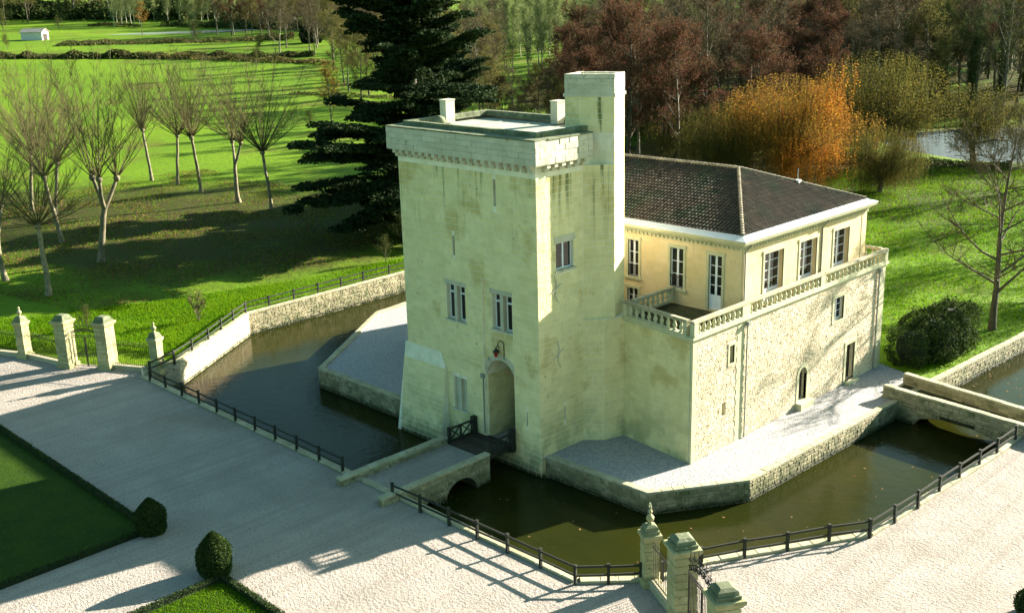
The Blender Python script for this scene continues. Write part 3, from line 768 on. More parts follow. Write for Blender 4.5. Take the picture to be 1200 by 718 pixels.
# wall lantern over the gate
lt = thing('wall_lantern', 'small red glazed lantern on a black scroll bracket above the tower arch', 'lantern', (-50.4, 48.36, 6.6))
s = MB(); mFr = planeY(48.36)
s.tube([mFr(-50.0, .03, 6.25), mFr(-50.0, .03, 7.1)], [.035, .035], 5)
s.tube([mFr(-50.0, .05, 6.9 + .0)] + [mFr(-50.22 + .24 * math.cos(a), .05 + .1 * (a / PI), 7.15 + .24 * math.sin(a)) for a in np.linspace(-.4, PI * 1.45, 14)], [.03] * 15, 5)
s.tube([mFr(-50.45, .15, 7.1), mFr(-50.5, .3, 6.85)], [.03, .025], 5)
s.build('bracket', M['iron'], lt)
s = MB(); c = mFr(-50.5, .3, 6.3); s.lathe(c, [(.02, -.1), (.1, .0), (.2, .3)], 6); s.build('lamp_glass', M['red'], lt)
s = MB(); s.lathe((c[0], c[1], c[2] + .3), [(.26, 0), (.2, .1), (.05, .25), (.03, .35)], 6); s.build('lamp_cap', M['iron'], lt)
# ------------------------------------------------------------------ house with terraces
rh = random.Random(21)
HX0, HX1, HY0, HY1 = -73.0, -39.2, 60.15, 77.0
LX = -38.7                                   # lower east wall
def build_house():
    H = thing('manor_house', 'two storey limestone house with dark tiled hip roof, french windows and balustraded terraces', 'house', (-48, 68, 0))
    S, E = planeY(HY0), planeX(HX1)
    # ---- upper walls
    dS = [rect(-41.85, -40.78, 8.55, 12.4), rect(-45.1, -43.98, 9.55, 12.45), rect(-48.9, -47.95, 9.75, 12.5), rect(-48.95, -48.0, 7.2, 8.9), rect(-52.4, -51.3, 9.75, 12.5), rect(-56, -54.9, 9.75, 12.5)]
    dE = [rect(62.85, 65.25, 8.55, 12.3), rect(67.45, 69.75, 8.55, 12.3), rect(72.2, 74.45, 8.55, 12.3)]
    U = MB(); A = MB()
    rv = [.22, .22, .22, .25, .22, .22]
    wall(U, S, rect(HX0, HX1, -1, 13.3), dS, rv)
    wall(U, E, rect(HY0, HY1, 8, 13.3), dE, .42)
    wall(U, planeYp(HY1), rect(HX0, HX1, -1, 13.3)); wall(U, planeXm(HX0), rect(HY0, HY1, -1, 13.3))
    facing(A, S, HX0, HX1, 7.0, 13.1, rh, ch=(.33, .37), bl=(.7, 1.1), proud=(.004, .010), joint=.010, holes=dS, bev=.006)
    facing(A, E, HY0, HY1, 8.4, 13.1, rh, ch=(.33, .37), bl=(.7, 1.1), proud=(.004, .010), joint=.010, holes=dE, bev=.006)
    uw = U.build('upper_wall', M['house'], H); A.build('ashlar_facing', M['house'], uw, kind='stuff')
    # pilaster strips and quoins
    for m, u0, u1, z0 in ((E, 69.9, 70.95, 8.45), (E, HY1 - .7, HY1, 8.45), (E, HY0, HY0 + .5, 8.45), (S, HX1 - .5, HX1 - .01, 8.45)):
        s = MB(); s.mbox(m, u0, u1, -.1, .035, z0, 13.15); s.build('pilaster', M['house'], H)
    # ---- frames round the openings
    def frame(m, u0, u1, z0, z1, w=.2, p=.05):
        s = MB(); s.mbox(m, u0 - w, u0, -.05, p, z0, z1); s.mbox(m, u1, u1 + w, -.05, p, z0, z1); s.mbox(m, u0 - w - .04, u1 + w + .04, -.051, p + .02, z1, z1 + .24)
        s.build('window_surround', M['mould'], H)
    # ---- glazed doors: two leaves of small panes over a panel
    def french(m, u0, u1, z0, z1, d, rows=4, panel=.75, bars=2, rail=None):
        c = (u0 + u1) / 2; w = MB(); f = .07
        for a, b in ((u0, c - .01), (c + .01, u1)):
            w.mbox(m, a, a + f, -d, -d + .07, z0, z1); w.mbox(m, b - f, b, -d, -d + .07, z0, z1)
            w.mbox(m, a + f, b - f, -d + .001, -d + .069, z1 - f, z1); w.mbox(m, a + f, b - f, -d + .001, -d + .069, z0, z0 + .12)
            zb = z0 + .12
            if panel:
                w.mbox(m, a + f, b - f, -d + .01, -d + .05, z0 + .12, z0 + panel); w.mbox(m, a + f, b - f, -d + .002, -d + .068, z0 + panel, z0 + panel + .08); zb = z0 + panel + .08
            for k in range(1, rows):
                zz = zb + (z1 - f - zb) * k / rows; w.mbox(m, a + f, b - f, -d + .015, -d + .06, zz - .022, zz + .022)
        o = w.build('french_window', M['white'], H)
        zb = z0 + (panel + .08 if panel else .12)
        for a, b in ((u0, c), (c, u1)):
            for k in range(rows):
                za, zc = zb + (z1 - f - zb) * k / rows + .024, zb + (z1 - f - zb) * (k + 1) / rows - .024
                g = MB(); g.mbox(m, a + f + .005, b - f - .005, -d + .02, -d + .035, za, zc); g.build('pane', M['glass'], o)
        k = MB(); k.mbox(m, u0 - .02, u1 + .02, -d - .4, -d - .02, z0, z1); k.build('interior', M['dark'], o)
        if rail:
            s = MB(); s.mbox(m, u0, u1, .0, .04, z0 + .85, z0 + .9); s.mbox(m, u0, u1, .0, .04, z0 + .1, z0 + .14)
            for q in range(9):
                uu = u0 + (u1 - u0) * (q + .5) / 9; s.mbox(m, uu - .012, uu + .012, .01, .034, z0 + .1, z0 + .88)
            s.build('window_railing', M['iron'], o)
    for i, h in enumerate(dS):
        u0, z0 = h[0]; u1, z1 = h[2]
        frame(S, u0, u1, z0, z1)
        french(S, u0, u1, z0, z1, .18, rows=4 if i == 0 else 3, panel=.95 if i == 0 else 0, rail=(i in (1, 2)))
        if i: 
            s = MB(); s.mbox(S, u0 - .3, u1 + .3, -.05, .12, z0 - .16, z0); s.build('window_sill', M['mould'], H)
    for i, h in enumerate(dE):
        u0, z0 = h[0]; u1, z1 = h[2]
        frame(E, u0, u1, z0, z1)
        french(E, u0, u1, z0, z1, .40, rows=4, panel=1.0)
    # ---- lower block
    Lw = MB(); Rb = MB(); Eo = planeX(LX)
    holes = [rect(71.85, 73.3, 5.45, 7.25), rect(74.15, 75.45, .1, 3.05), archp(67.25, 68.35, .4, 2.35, 2.95), rect(58.2, 58.75, 5.75, 7.0), rect(57.5, 57.92, 2.2, 3.12)]
    Y0, Y1 = 54.06, 79.7
    wall(Lw, Eo, rect(Y0, Y1, -2.6, 8.45), holes, [.35, .45, .4, .4, .4])
    facing(Rb, Eo, Y0 + .5, 59.0, -.1, 8.2, rh, ch=(.11, .21), bl=(.14, .36), proud=(.006, .026), joint=.026, jit=.022, holes=[rect(58.0, 58.95, 5.55, 7.2), holes[4]], bev=.02, keep=.93)
    facing(Rb, Eo, 60.0, Y1 - .9, -.1, 8.2, rh, ch=(.11, .21), bl=(.14, .36), proud=(.006, .026), joint=.026, jit=.022,
           holes=[rect(71.6, 73.55, 5.2, 7.5), rect(73.9, 75.8, -.1, 3.35), archp(66.95, 68.65, -.1, 2.4, 3.25)], bev=.02, keep=.93)
    mS, Ls = planeSeg((-45.05, 54.98), (LX, Y0), 1)
    wall(Lw, mS, rect(0, Ls, -2.6, 8.45)); wall(Lw, planeYp(Y1), rect(-46, LX, -2.6, 8.45)); wall(Lw, planeXm(-45.0), rect(55, HY0, -1, 8.45))
    lw = Lw.build('lower_wall', M['mortar'], H); Rb.build('rubble_facing', M['rubble'], lw, kind='stuff')
    a = MB(); facing(a, mS, 0, Ls - .02, -.1, 8.3, rh, ch=(.34, .44), bl=(.5, 1.0), proud=(.004, .012), joint=.012, bev=.008); a.build('ashlar_facing', M['tower'], lw, kind='stuff')
    # dressed corners and opening surrounds
    q = MB()
    z = -.1; k = 0
    while z < 8.3:
        h = .38; w = .55 if k % 2 else .32
        q.mbox(Eo, Y0 + .004, Y0 + w, -.2, .03, z, z + h - .012)
        w2 = .95 if k % 2 else .7
        q.mbox(Eo, Y1 - w2, Y1 + .01, -.2, .035, z, z + h - .012)
        q.mbox(Eo, 59.0 + (.1 if k % 2 else 0), 60.0 - (0 if k % 2 else .12), -.2, .03, z, z + h - .012)
        z += h; k += 1
    q.build('quoins', M['mould'], lw, kind='stuff')
    for h, w in ((holes[0], .25), (holes[1], .27), (holes[3], .18)):
        u0, z0 = h[0]; u1, z1 = h[2]
        s = MB(); s.mbox(Eo, u0 - w, u0, -.1, .05, z0, z1); s.mbox(Eo, u1, u1 + w, -.1, .05, z0, z1); s.mbox(Eo, u0 - w, u1 + w, -.101, .052, z1, z1 + w); s.mbox(Eo, u0 - w, u1 + w, -.101, .06, z0 - .18, z0)
        s.build('stone_surround', M['mould'], lw)
    s = MB(); ar = archp(67.25, 68.35, .4, 2.35, 2.95); ao = archp(66.97, 68.63, .4, 2.35, 3.2)
    for i in range(1, len(ar) - 1 + 1):
        j = (i + 1) % len(ar)
        if i == len(ar) - 1: j = 0
        s.quad(Eo(ar[i][0], .05, ar[i][1]), Eo(ar[j][0], .05, ar[j][1]), Eo(ao[j][0], .05, ao[j][1]), Eo(ao[i][0], .05, ao[i][1]))
        s.quad(Eo(ao[i][0], .05, ao[i][1]), Eo(ao[j][0], .05, ao[j][1]), Eo(ao[j][0], -.05, ao[j][1]), Eo(ao[i][0], -.05, ao[i][1]))
        s.quad(Eo(ar[i][0], .05, ar[i][1]), Eo(ar[j][0], .05, ar[j][1]), Eo(ar[j][0], -.2, ar[j][1]), Eo(ar[i][0], -.2, ar[i][1]))
    s.build('stone_surround', M['mould'], lw)
    for h, nm in ((holes[1], 'door'), (holes[2], 'door')):
        d = MB(); u0 = min(p[0] for p in h); u1 = max(p[0] for p in h); zt = max(p[1] for p in h); nb = 5
        for b in range(nb): d.mbox(Eo, u0 + (u1 - u0) * b / nb + .006, u0 + (u1 - u0) * (b + 1) / nb - .006, -.44, -.38 + .004 * (b % 2), h[0][1], zt)
        d.build(nm, M['deckwood'], lw)
    for h in (holes[3], holes[4]):
        d = MB(); d.mbox(Eo, h[0][0], h[1][0], -.42, -.39, h[0][1], h[2][1]); d.build('blocked_slit', M['mould'], lw)
    french(Eo, 71.87, 73.28, 5.47, 7.23, .3, rows=3, panel=0)
    for u0, u1, z, p in ((66.9, 68.7, .4, .55), (74.0, 75.6, .1, .5)):
        s = MB(); s.mbox(Eo, u0, u1, .0, p, -.12, z); s.build('door_step', M['mould'], lw)
    # ---- terrace floor and string course
    s = MB(); s.poly([(-45.0, 55.0, 8.4), (LX, 54.1, 8.4), (LX, HY0, 8.4), (-45.0, HY0, 8.4)]); s.poly([(HX1, HY0, 8.41), (LX, HY0, 8.41), (LX, Y1, 8.41), (HX1, Y1, 8.41)]); s.poly([(-46, HY1, 8.42), (LX, HY1, 8.42), (LX, Y1, 8.42), (-46, Y1, 8.42)])
    s.poly([(-60, 57, 3.0), (-45, 57, 3.0), (-45, HY0, 3.0), (-60, HY0, 3.0)])
    s.build('terrace_floor', M['moss'], H)
    s = MB()
    for z0, z1, p in ((8.3, 8.45, .10), (8.45, 8.62, .2)):
        s.mbox(Eo, Y0 - p, Y1 + p, -.3, p, z0, z1); s.mbox(mS, .0, Ls - .2, -.3, p, z0 + .001, z1 - .001); s.mbox(planeYp(Y1), -45.5, LX - .31, -.3, p, z0, z1)
    s.build('string_course', M['mould'], H)
    # ---- balustrades
    bp = [(.075, 0), (.14, .0), (.14, .07), (.08, .11), (.075, .14), (.14, .26), (.15, .34), (.11, .46), (.065, .58), (.07, .64), (.13, .68), (.13, .76), (.07, .76)]
    bm_ = MB(); bm_.lathe((0, 0, 0), bp, 8, PI / 8); bme = bm_.mesh('baluster', M['mould'], True)
    def balustrade(path_m, L, piers, n_between, nm='balustrade', inset=.12):
        s = MB(); s.mbox(path_m, 0, L, -inset - .2, -inset + .2, 8.62, 8.74)
        B = s.build('balustrade', M['mould'], H)
        r = MB(); r.mbox(path_m, -.05, L + .05, -inset - .2, -inset + .2, 9.5, 9.62); r.mbox(path_m, -.03, L + .03, -inset - .15, -inset + .15, 9.62, 9.68); r.build('balustrade_coping', M['coping'], B)
        for a, b in piers:
            p = MB(); p.mbox(path_m, a, b, -inset - .17, -inset + .17, 8.74, 9.5); p.build('balustrade_pier', M['mould'], B)
        for (p0, p1), k in zip(zip(piers[:-1], piers[1:]), n_between):
            a, b = p0[1], p1[0]
            for i in range(k):
                u = a + (b - a) * (i + .5) / k
                piece('baluster', bme, B, path_m(u, -inset, 8.74))
    mE = lambda u, n, z: (LX + n, u, z)
    balustrade(mE, 79.75, [(54.02, 54.5), (59.5, 60.35), (69.6, 70.2), (79.2, 79.75)], [9, 15, 15]) if False else None
    def sub(m, u0): return lambda u, n, z: m(u + u0, n, z)
    balustrade(sub(Eo, 54.02), 25.72, [(0, .42), (5.4, 6.3), (15.5, 16.1), (25.2, 25.72)], [9, 15, 15], inset=.02)
    balustrade(mS, Ls - .45, [(0, .35), (Ls - .75, Ls - .45)], [9], inset=.02)
    mN = planeYp(Y1); balustrade(sub(mN, -45.5), 6.4, [(0, .3), (6.0, 6.4)], [9], inset=.02)
    mI = planeXm(-45.0); balustrade(sub(mI, 55.6), 4.4, [(0, .3), (4.1, 4.4)], [7], inset=.2)
    # ---- cornice: a moulding led round the walls, zinc on top
    prof = [(0, 13.0), (.06, 13.05), (.06, 13.2), (.16, 13.28), (.22, 13.42), (.52, 13.52), (.58, 13.72), (.56, 13.78)]
    zin = [(.60, 13.74), (.60, 13.80), (.56, 13.81), (-.12, 14.02), (-.12, 13.9)]
    def lead(pr, nm, mt):
        s = MB(); n = len(pr)
        ring = lambda p, z: [(HX0 - p, HY0 - p, z), (HX1 + p, HY0 - p, z), (HX1 + p, HY1 + p, z), (HX0 - p, HY1 + p, z)]
        rg = [ring(*q) for q in pr]
        for a, b in zip(rg[:-1], rg[1:]):
            for i in range(4): s.quad(a[i], a[(i + 1) % 4], b[(i + 1) % 4], b[i])
        return s.build(nm, M[mt], H)
    lead(prof, 'cornice', 'mould'); zo = lead(zin, 'zinc_gutter', 'zinc')
    s = MB()
    for i in range(16):
        y = HY0 + .4 + i * 1.1; s.hexa([(HX1 + .58, y, 13.805), (HX1 + .58, y + .03, 13.805), (HX1 - .1, y + .03, 14.015), (HX1 - .1, y, 14.015)] + [(HX1 + .58, y, 13.835), (HX1 + .58, y + .03, 13.835), (HX1 - .1, y + .03, 14.045), (HX1 - .1, y, 14.045)])
    s.build('zinc_seam', M['zinc'], zo, kind='stuff')
    s = MB()
    u = HX0 + .2
    while u < HX1: s.mbox(S, u, u + .16, .05, .17, 13.06, 13.22); u += .36
    u = HY0 + .1
    while u < HY1: s.mbox(E, u, u + .16, .05, .17, 13.06, 13.22); u += .36
    s.build('dentil_course', M['mould'], H, kind='stuff')
    # ---- roof
    ex0, ex1, ey0, ey1, ez = HX0 + .1, HX1 - .1, HY0 + .1, HY1 - .1, 13.98
    rx0, rx1, ry, rz = HX0 + 6.3, -45.3, (HY0 + HY1) / 2, 16.85
    P = [Vector(p) for p in ((ex0, ey0, ez), (ex1, ey0, ez), (ex1, ey1, ez), (ex0, ey1, ez), (rx0, ry, rz), (rx1, ry, rz))]
    s = MB()
    for f in ((0, 1, 5, 4), (1, 2, 5), (2, 3, 4, 5), (3, 0, 4)): s.poly([tuple(P[i] - Vector((0, 0, .03))) for i in f])
    ro = s.build('roof', M['tilebed'], H)
    tl = MB()
    def tiles(poly, p0, p1):
        e = (p1 - p0).normalized(); nrm = (p1 - p0).cross(poly[2] - p0).normalized()
        if nrm.z < 0: nrm = -nrm
        s_ = nrm.cross(e).normalized()
        if s_.z < 0: s_ = -s_
        p2 = [((q - p0).dot(e), (q - p0).dot(s_)) for q in poly]
        um, vm = max(q[0] for q in p2), max(q[1] for q in p2)
        w, l = .30, .42
        nu, nv = int(um / w), int(vm / l) + 1
        cu_ = np.array([[(i + .5) * w for i in range(nu + 1)] for j in range(nv)]); cv = np.array([[(j + .5) * l for i in range(nu + 1)] for j in range(nv)])
        ok = inside(p2, cu_, cv)
        for j in range(nv):
            for i in range(nu + 1):
                if not ok[j, i]: continue
                u = (i + .5) * w + rh.uniform(-.012, .012); v0 = j * l; v1 = v0 + l * 1.12
                ht = rh.uniform(.075, .095); lift = rh.uniform(.0, .015)
                b = len(tl.v)
                for v, ww, up in ((v0 - .03, .105, .035 + lift), (v1 - .03, .085, .0)):
                    for a in (0, .27, .5, .73, 1):
                        an = PI * a
                        q = p0 + e * (u - math.cos(an) * ww) + s_ * v + nrm * (math.sin(an) * ht * (ww / .1) + up)
                        tl.v.append((q.x, q.y, q.z))
                for k in range(4): tl.f.append((b + k, b + k + 1, b + 6 + k, b + 5 + k))
                tl.f.append((b + 4, b + 3, b + 2, b + 1, b))
    tiles([P[0], P[1], P[5], P[4]], P[0], P[1]); tiles([P[1], P[2], P[5]], P[1], P[2])
    tl.build('roof_tiles', M['tile'], ro, kind='stuff')
    rt_ = MB()
    for a, b in ((P[1], P[5]), (P[2], P[5]), (P[4], P[5]), (P[0], P[4])):
        d = b - a; n = int(d.length / .38)
        for i in range(n):
            q0 = a + d * (i / n); q1 = a + d * ((i + 1.12) / n)
            rt_.tube([tuple(q0 + Vector((0, 0, .07))), tuple(q1 + Vector((0, 0, .04)))], [.145, .115], 8, True)
    rt_.build('ridge_tiles', M['ridge'], ro, kind='stuff')
    c = MB(); c.box(-42.75, -42.35, 72.2, 72.6, 15.0, 15.75); c.tube([(-42.55, 72.4, 15.7), (-42.55, 72.4, 16.6)], [.03, .03], 4); c.build('roof_vent', M['shedwall'], ro)
    # ---- rain pipes
    def pipe(pts, r=.055):
        s = MB(); s.tube(pts, [r] * len(pts), 6)
        s.build('rain_pipe', M['pipe'], H)
    pipe([E(70.35, .5, 13.45), E(70.35, .3, 13.2), E(70.35, .09, 12.9), E(70.35, .09, 8.7)])
    pipe([E(HY0 + .22, .5, 13.45), E(HY0 + .22, .3, 13.2), E(HY0 + .22, .1, 12.9), E(HY0 + .22, .1, 8.7)])
    pipe([Eo(60.1, .12, 8.3), Eo(60.1, .12, -.05)]); pipe([Eo(78.6, .12, 8.3), Eo(78.6, .12, -.05)], .07)
    for u in (59.95, 78.45):
        s = MB(); s.mbox(Eo, u, u + .3, .03, .3, 8.0, 8.3); s.build('rain_hopper', M['pipe'], H)
build_house()
# ------------------------------------------------------------------ front bridge of stone, timber footbridge, right bridge
rb = random.Random(8)
def front_bridge():
    B = thing('stone_bridge', 'short stone bridge with low parapets leading to the tower arch', 'bridge', (-51.1, 41.7, 0))
    y0, y1, xl, xr = 38.15, 45.5, -53.35, -48.75
    mR = planeX(xr); mL = planeXm(xl)
    arch = archp(41.6, 44.3, -2.6, -1.5, -.4); ar2 = archp(39.6, 40.9, -2.6, -1.75, -1.0)
    w = MB(); f = MB()
    for m in (mR, mL):
        wall(w, m, rect(y0, y1, -2.7, .02), [arch, ar2], [xr - xl, 1.5])
        facing(f, m, y0, y1, -1.7, .0, rb, ch=(.16, .28), bl=(.22, .5), proud=(.02, .06), joint=.03, jit=.025, bev=.03, holes=[arch, ar2])
    wall(w, planeYp(y1), rect(xl, xr, -2.7, .02)); facing(f, planeYp(y1), xl, xr, -1.7, .0, rb, ch=(.18, .28), bl=(.25, .5), proud=(.02, .05), joint=.03, jit=.02, bev=.03)
    bw = w.build('bridge_body', M['moatmortar'], B); f.build('rubble_facing', M['moatstone'], bw, kind='stuff')
    d = MB(); d.box(xl + .3, xr - .3, y0 - .02, y1, -.2, .03); d.build('bridge_deck', M['gravel'], B)
    for x, lab in ((xl, 0), (xr, 1)):
        c = MB(); c.box(x - .02 if lab == 0 else x - .4, x + .4 if lab == 0 else x + .02, 36.4, y1, -.1, .42); p = c.build('parapet', M['moatmortar'], B)
        s = MB()
        for m in ((planeXm(x - .02), planeX(x + .4)) if lab == 0 else (planeX(x + .02), planeXm(x - .4))):
            facing(s, m, 36.4, y1, .0, .42, rb, ch=(.18, .24), bl=(.3, .6), proud=(.01, .04), joint=.025, jit=.02, bev=.02)
        s.build('parapet_stones', M['moatstone'], p, kind='stuff')
        cx = x + .19 if lab == 0 else x - .19
        y = 36.4
        while y < y1 - .1:
            l = min(rb.uniform(.8, 1.4), y1 - y)
            o = piece('coping_stone', rb.choice(COPE), p, (cx, y + l / 2, .42 + rb.uniform(-.01, .01)), PI / 2 + rb.uniform(-.01, .01)); o.scale = (l - .02, 1.05, 1.1); y += l
front_bridge()
def foot_bridge():
    B = thing('timber_footbridge', 'dark timber footbridge with cross braced railings at the tower door', 'footbridge', (-51.0, 47, .1))
    pm = MB(); pm.box(-2.0, 2.0, -.105, .105, 0, .07); pme = pm.mesh('plank', M['deckwood'])
    y = 45.62
    while y < 48.3: piece('plank', pme, B, (-51.0 + rb.uniform(-.03, .03), y, .03 + rb.uniform(0, .01))); y += .222
    for x in (-52.6, -49.4): s = MB(); s.box(x - .12, x + .12, 45.3, 48.4, -.25, .025); s.build('beam', M['wood'], B)
    for x in (-52.85, -49.05):
        s = MB(); s.box(x - .1, x + .1, 45.5, 45.7, -.2, 1.25); pr = s.build('railing_post', M['wood'], B)
        s = MB(); s.box(x - .17, x + .17, 47.75, 48.1, -.2, 1.4); s.build('railing_post', M['wood'], B)
        s = MB(); s.box(x - .06, x + .06, 46.62, 46.74, .15, 1.12); s.build('railing_post', M['wood'], B)
        for z in (.22, 1.12): s = MB(); s.beam((x, 45.7, z), (x, 47.8, z), .11, .12); s.build('rail', M['wood'], B)
        for a, b in ((45.7, 46.62), (46.74, 47.76)):
            for z0, z1 in ((.25, 1.08), (1.08, .25)): s = MB(); s.beam((x + (.02 if z0 > z1 else -.02), a, z0), (x + (.02 if z0 > z1 else -.02), b, z1), .07, .08); s.build('brace', M['wood'], B)
foot_bridge()
def right_bridge():
    B = thing('stone_bridge', 'long stone bridge with pale topped solid parapets at the right side of the moat', 'bridge', (-30, 74.5, 0))
    n0, n1 = (-35.1, 73.35), (-22.0, 72.0)
    f0, f1 = (-35.1, 77.15), (-22.0, 75.0)
    for a, b, sd, nm in ((n0, n1, 1, 0), (f0, f1, -1, 1)):
        m, L = planeSeg(a, b, sd)
        arch = [(2.6, -2.6), (9.4, -2.6), (9.4, -1.45)] + [(6.0 + 3.4 * math.cos(PI * i / 10), -1.45 + 1.0 * math.sin(PI * i / 10)) for i in range(1, 10)] + [(2.6, -1.45)]
        w = MB(); wall(w, m, rect(0, L, -2.7, .75), [arch], .6); mi = lambda u, n, z, m=m: m(u, -.42 - n, z)
        wall(w, mi, rect(0, L, -.6, .75)); w.mbox(m, -.001, .01, -.42, 0, -2, .75)
        p = w.build('parapet', M['moatmortar'], B)
        f = MB(); facing(f, m, 0, L, -1.7, .74, rb, ch=(.18, .3), bl=(.3, .7), proud=(.01, .04), joint=.025, jit=.02, bev=.02, holes=[arch])
        facing(f, mi, 0, L, -.1, .74, rb, ch=(.2, .3), bl=(.4, .8), proud=(.005, .02), joint=.02, jit=.012, bev=.015)
        f.build('parapet_stones', M['moatstone'], p, kind='stuff')
        coping_run([a, b], .75, p, inset=.21, L=(.8, 1.3), side=sd, width=.52)
    d = MB()
    d.hexa([(n0[0], n0[1], -.5), (n1[0], n1[1], -.5), (f1[0], f1[1], -.5), (f0[0], f0[1], -.5), (n0[0], n0[1], .0), (n1[0], n1[1], .0), (f1[0], f1[1], .0), (f0[0], f0[1], .0)])
    d.build('bridge_deck', M['moss'], B)
    s = MB(); s.box(-35.2, -34.98, 73.4, 77.1, -.12, .07); s.build('threshold', M['coping'], B)
right_bridge()

# ------------------------------------------------------------------ fences
rf_ = random.Random(15)
pm = MB(); pm.box(-.075, .075, -.075, .075, -.1, 1.06); pm.box(-.085, .085, -.085, .085, 1.06, 1.16); POST = pm.mesh('fence_post', M['wood'])
def fence(label, pts, z=0.0, hs=(1.0, .5)):
    t = thing('post_and_rail_fence', label, 'fence', (pts[0][0], pts[0][1], z))
    for i, p in enumerate(pts):
        zz = z + rf_.uniform(-.03, .02)
        d = Vector(pts[min(i + 1, len(pts) - 1)]) - Vector(pts[max(i - 1, 0)])
        o = piece('fence_post', POST, t, (p[0], p[1], zz), math.atan2(d.y, d.x)); o.rotation_euler = (rf_.uniform(-.02, .02), rf_.uniform(-.02, .02), math.atan2(d.y, d.x))
    for a, b in zip(pts[:-1], pts[1:]):
        for h in hs:
            s = MB(); s.beam((a[0], a[1], z + h + rf_.uniform(-.025, .025)), (b[0], b[1], z + h + rf_.uniform(-.025, .025)), .07, .11); s.build('fence_rail', M['wood'], t)
fence('dark rail fence along the court edge left of the stone bridge', [(-80.9 + 2.63 * i, 37.8) for i in range(11)], .02)
fence('dark rail fence on the far moat bank behind the sunlit wall', [(-80.9, 37.9), (-81.9, 40.6), (-83.6, 43.2), (-85.4, 45.8), (-87.1, 48.1), (-88.8, 50.4), (-90.5, 52.8), (-90.55, 55.5), (-90.7, 58.5), (-90.8, 61.5), (-90.9, 64.5), (-91, 67.5), (-91, 71), (-91, 74.5), (-91, 78), (-91, 81.5), (-91, 85)], .62)
fence('dark rail fence between the stone bridge and the right gate', [(-49.05, 37.5), (-46.5, 37.55), (-43.95, 37.6), (-41.55, 37.6), (-39.15, 37.65), (-36.65, 37.7), (-34.15, 37.7), (-32.9, 38.9), (-31.75, 40.15)], .02)
fence('dark rail fence curving along the right gravel court beside the moat', [(-31.0, 41.0), (-30.4, 43.6), (-29.2, 45.95), (-27.9, 48.15), (-26.65, 50.45), (-25.3, 52.5), (-25.1, 55.1), (-24.95, 57.7), (-24.9, 60.45), (-24.8, 63.05), (-24.7, 65.8), (-24.6, 68.3), (-24.55, 71.2)], .02)

# ------------------------------------------------------------------ gates
rg = random.Random(31)
def gate_pillar(label, x, y, ang, w, h, cap, finial=None, z=0.0, mossy=False):
    t = thing('gate_pillar', label, 'gate pillar', (x, y, z), 'stone gate pillars')
    bl = [stone_mesh('stone_block', w / 2 - .012, w, h / 9 * .955, rg, M['pillar'], .035) for _ in range(3)]
    full = stone_mesh('plinth', w + .22, w + .22, .38, rg, M['pillar'], .05)
    c, s_ = math.cos(ang), math.sin(ang)
    piece('plinth', full, t, (x, y, z - .02), ang)
    k0 = MB(); k0.box(-w / 2 + .04, w / 2 - .04, -w / 2 + .04, w / 2 - .04, .3, h); piece('mortar_core', k0.mesh('mortar_core', M['lichen']), t, (x, y, z), ang)
    nc = 9; ch = (h - .36) / nc
    for k in range(nc):
        for sg in (-1, 1):
            o = piece('stone_block', rg.choice(bl), t, (x + sg * w / 4 * (c if k % 2 else -s_), y + sg * w / 4 * (s_ if k % 2 else c), z + .36 + ch * k), ang + (0 if k % 2 else PI / 2))
            o.scale = (.985 * (1 + rg.uniform(-.01, .01)), 1 + rg.uniform(-.02, .015), ch / (h / 9))
    m1 = MB(); m1.lathe((0, 0, 0), [(q * w / 1.414, zz) for q, zz in ((1.0, 0), (1.1, .06), (1.12, .12), (1.28, .22), (1.3, .36), (1.26, .4), (1.0, .42))], 4, PI / 4)
    piece('capital', m1.mesh('capital', M['pillar']), t, (x, y, z + h), ang)
    m2 = MB(); m2.lathe((0, 0, 0), [(q * w / 1.414, zz) for q, zz in ((.98, 0), (1.0, .18), (.85, .2), (.80, .38), (.55, .46), (.5, .48))], 4, PI / 4)
    piece('cap_stone', m2.mesh('cap_stone', M['lichen']), t, (x, y, z + h + .41), ang)
    if finial:
        m3 = MB(); m3.lathe((0, 0, 0), [(.2, 0), (.14, .08), (.08, .16), (.2, .3), (.22, .42), (.12, .55), (.05, .62), (.12, .72), (.1, .82), (.02, .88)], 8)
        piece('finial', m3.mesh('finial', M['pillar'], True), t, (x, y, z + h + .85), ang)
        if finial == 2:
            r = MB(); r.tube([(x + .16 * math.cos(a) * c, y + .16 * math.cos(a) * s_, z + h + 1.85 + .2 * math.sin(a)) for a in np.linspace(-1.2, 3.6, 10)], [.035] * 10, 5); r.build('finial_ring', M['mould'], t)
    return t
bar = MB(); bar.tube([(0, 0, 0), (0, 0, 1)], [.016, .016], 4); BAR = bar.mesh('bar', M['iron'])
spk = MB(); spk.cone((0, 0, 0), (0, 0, .16), .035); SPK = spk.mesh('spike', M['iron'])
def railing(label, a, b, z0, z1, n, wallh=.45, z=0.0):
    t = thing('iron_railing', label, 'railing', ((a[0] + b[0]) / 2, (a[1] + b[1]) / 2, z))
    ang = math.atan2(b[1] - a[1], b[0] - a[0]); L = math.hypot(b[0] - a[0], b[1] - a[1])
    m, _ = planeSeg(a, b, 1)
    w = MB(); w.mbox(m, 0, L, -.2, .2, -.2 + z, wallh + z - .1); w.mbox(m, 0, L, -.25, .25, wallh + z - .1, wallh + z); w.build('dwarf_wall', M['coping'], t)
    for h in (z0 + .12, z1 - .22): s = MB(); s.beam(m(0, 0, z + h), m(L, 0, z + h), .04, .05); s.build('rail', M['iron'], t)
    for i in range(n):
        u = L * (i + .5) / n
        o = piece('bar', BAR, t, m(u, 0, z + z0), ang); o.scale = (1, 1, z1 - z0)
    s = MB()
    for i in range(n):
        p = m(L * (i + .5) / n, 0, z + z1); s.cone(p, (p[0], p[1], p[2] + .17), .035)
    s.build('spikes', M['iron'], t, kind='stuff')
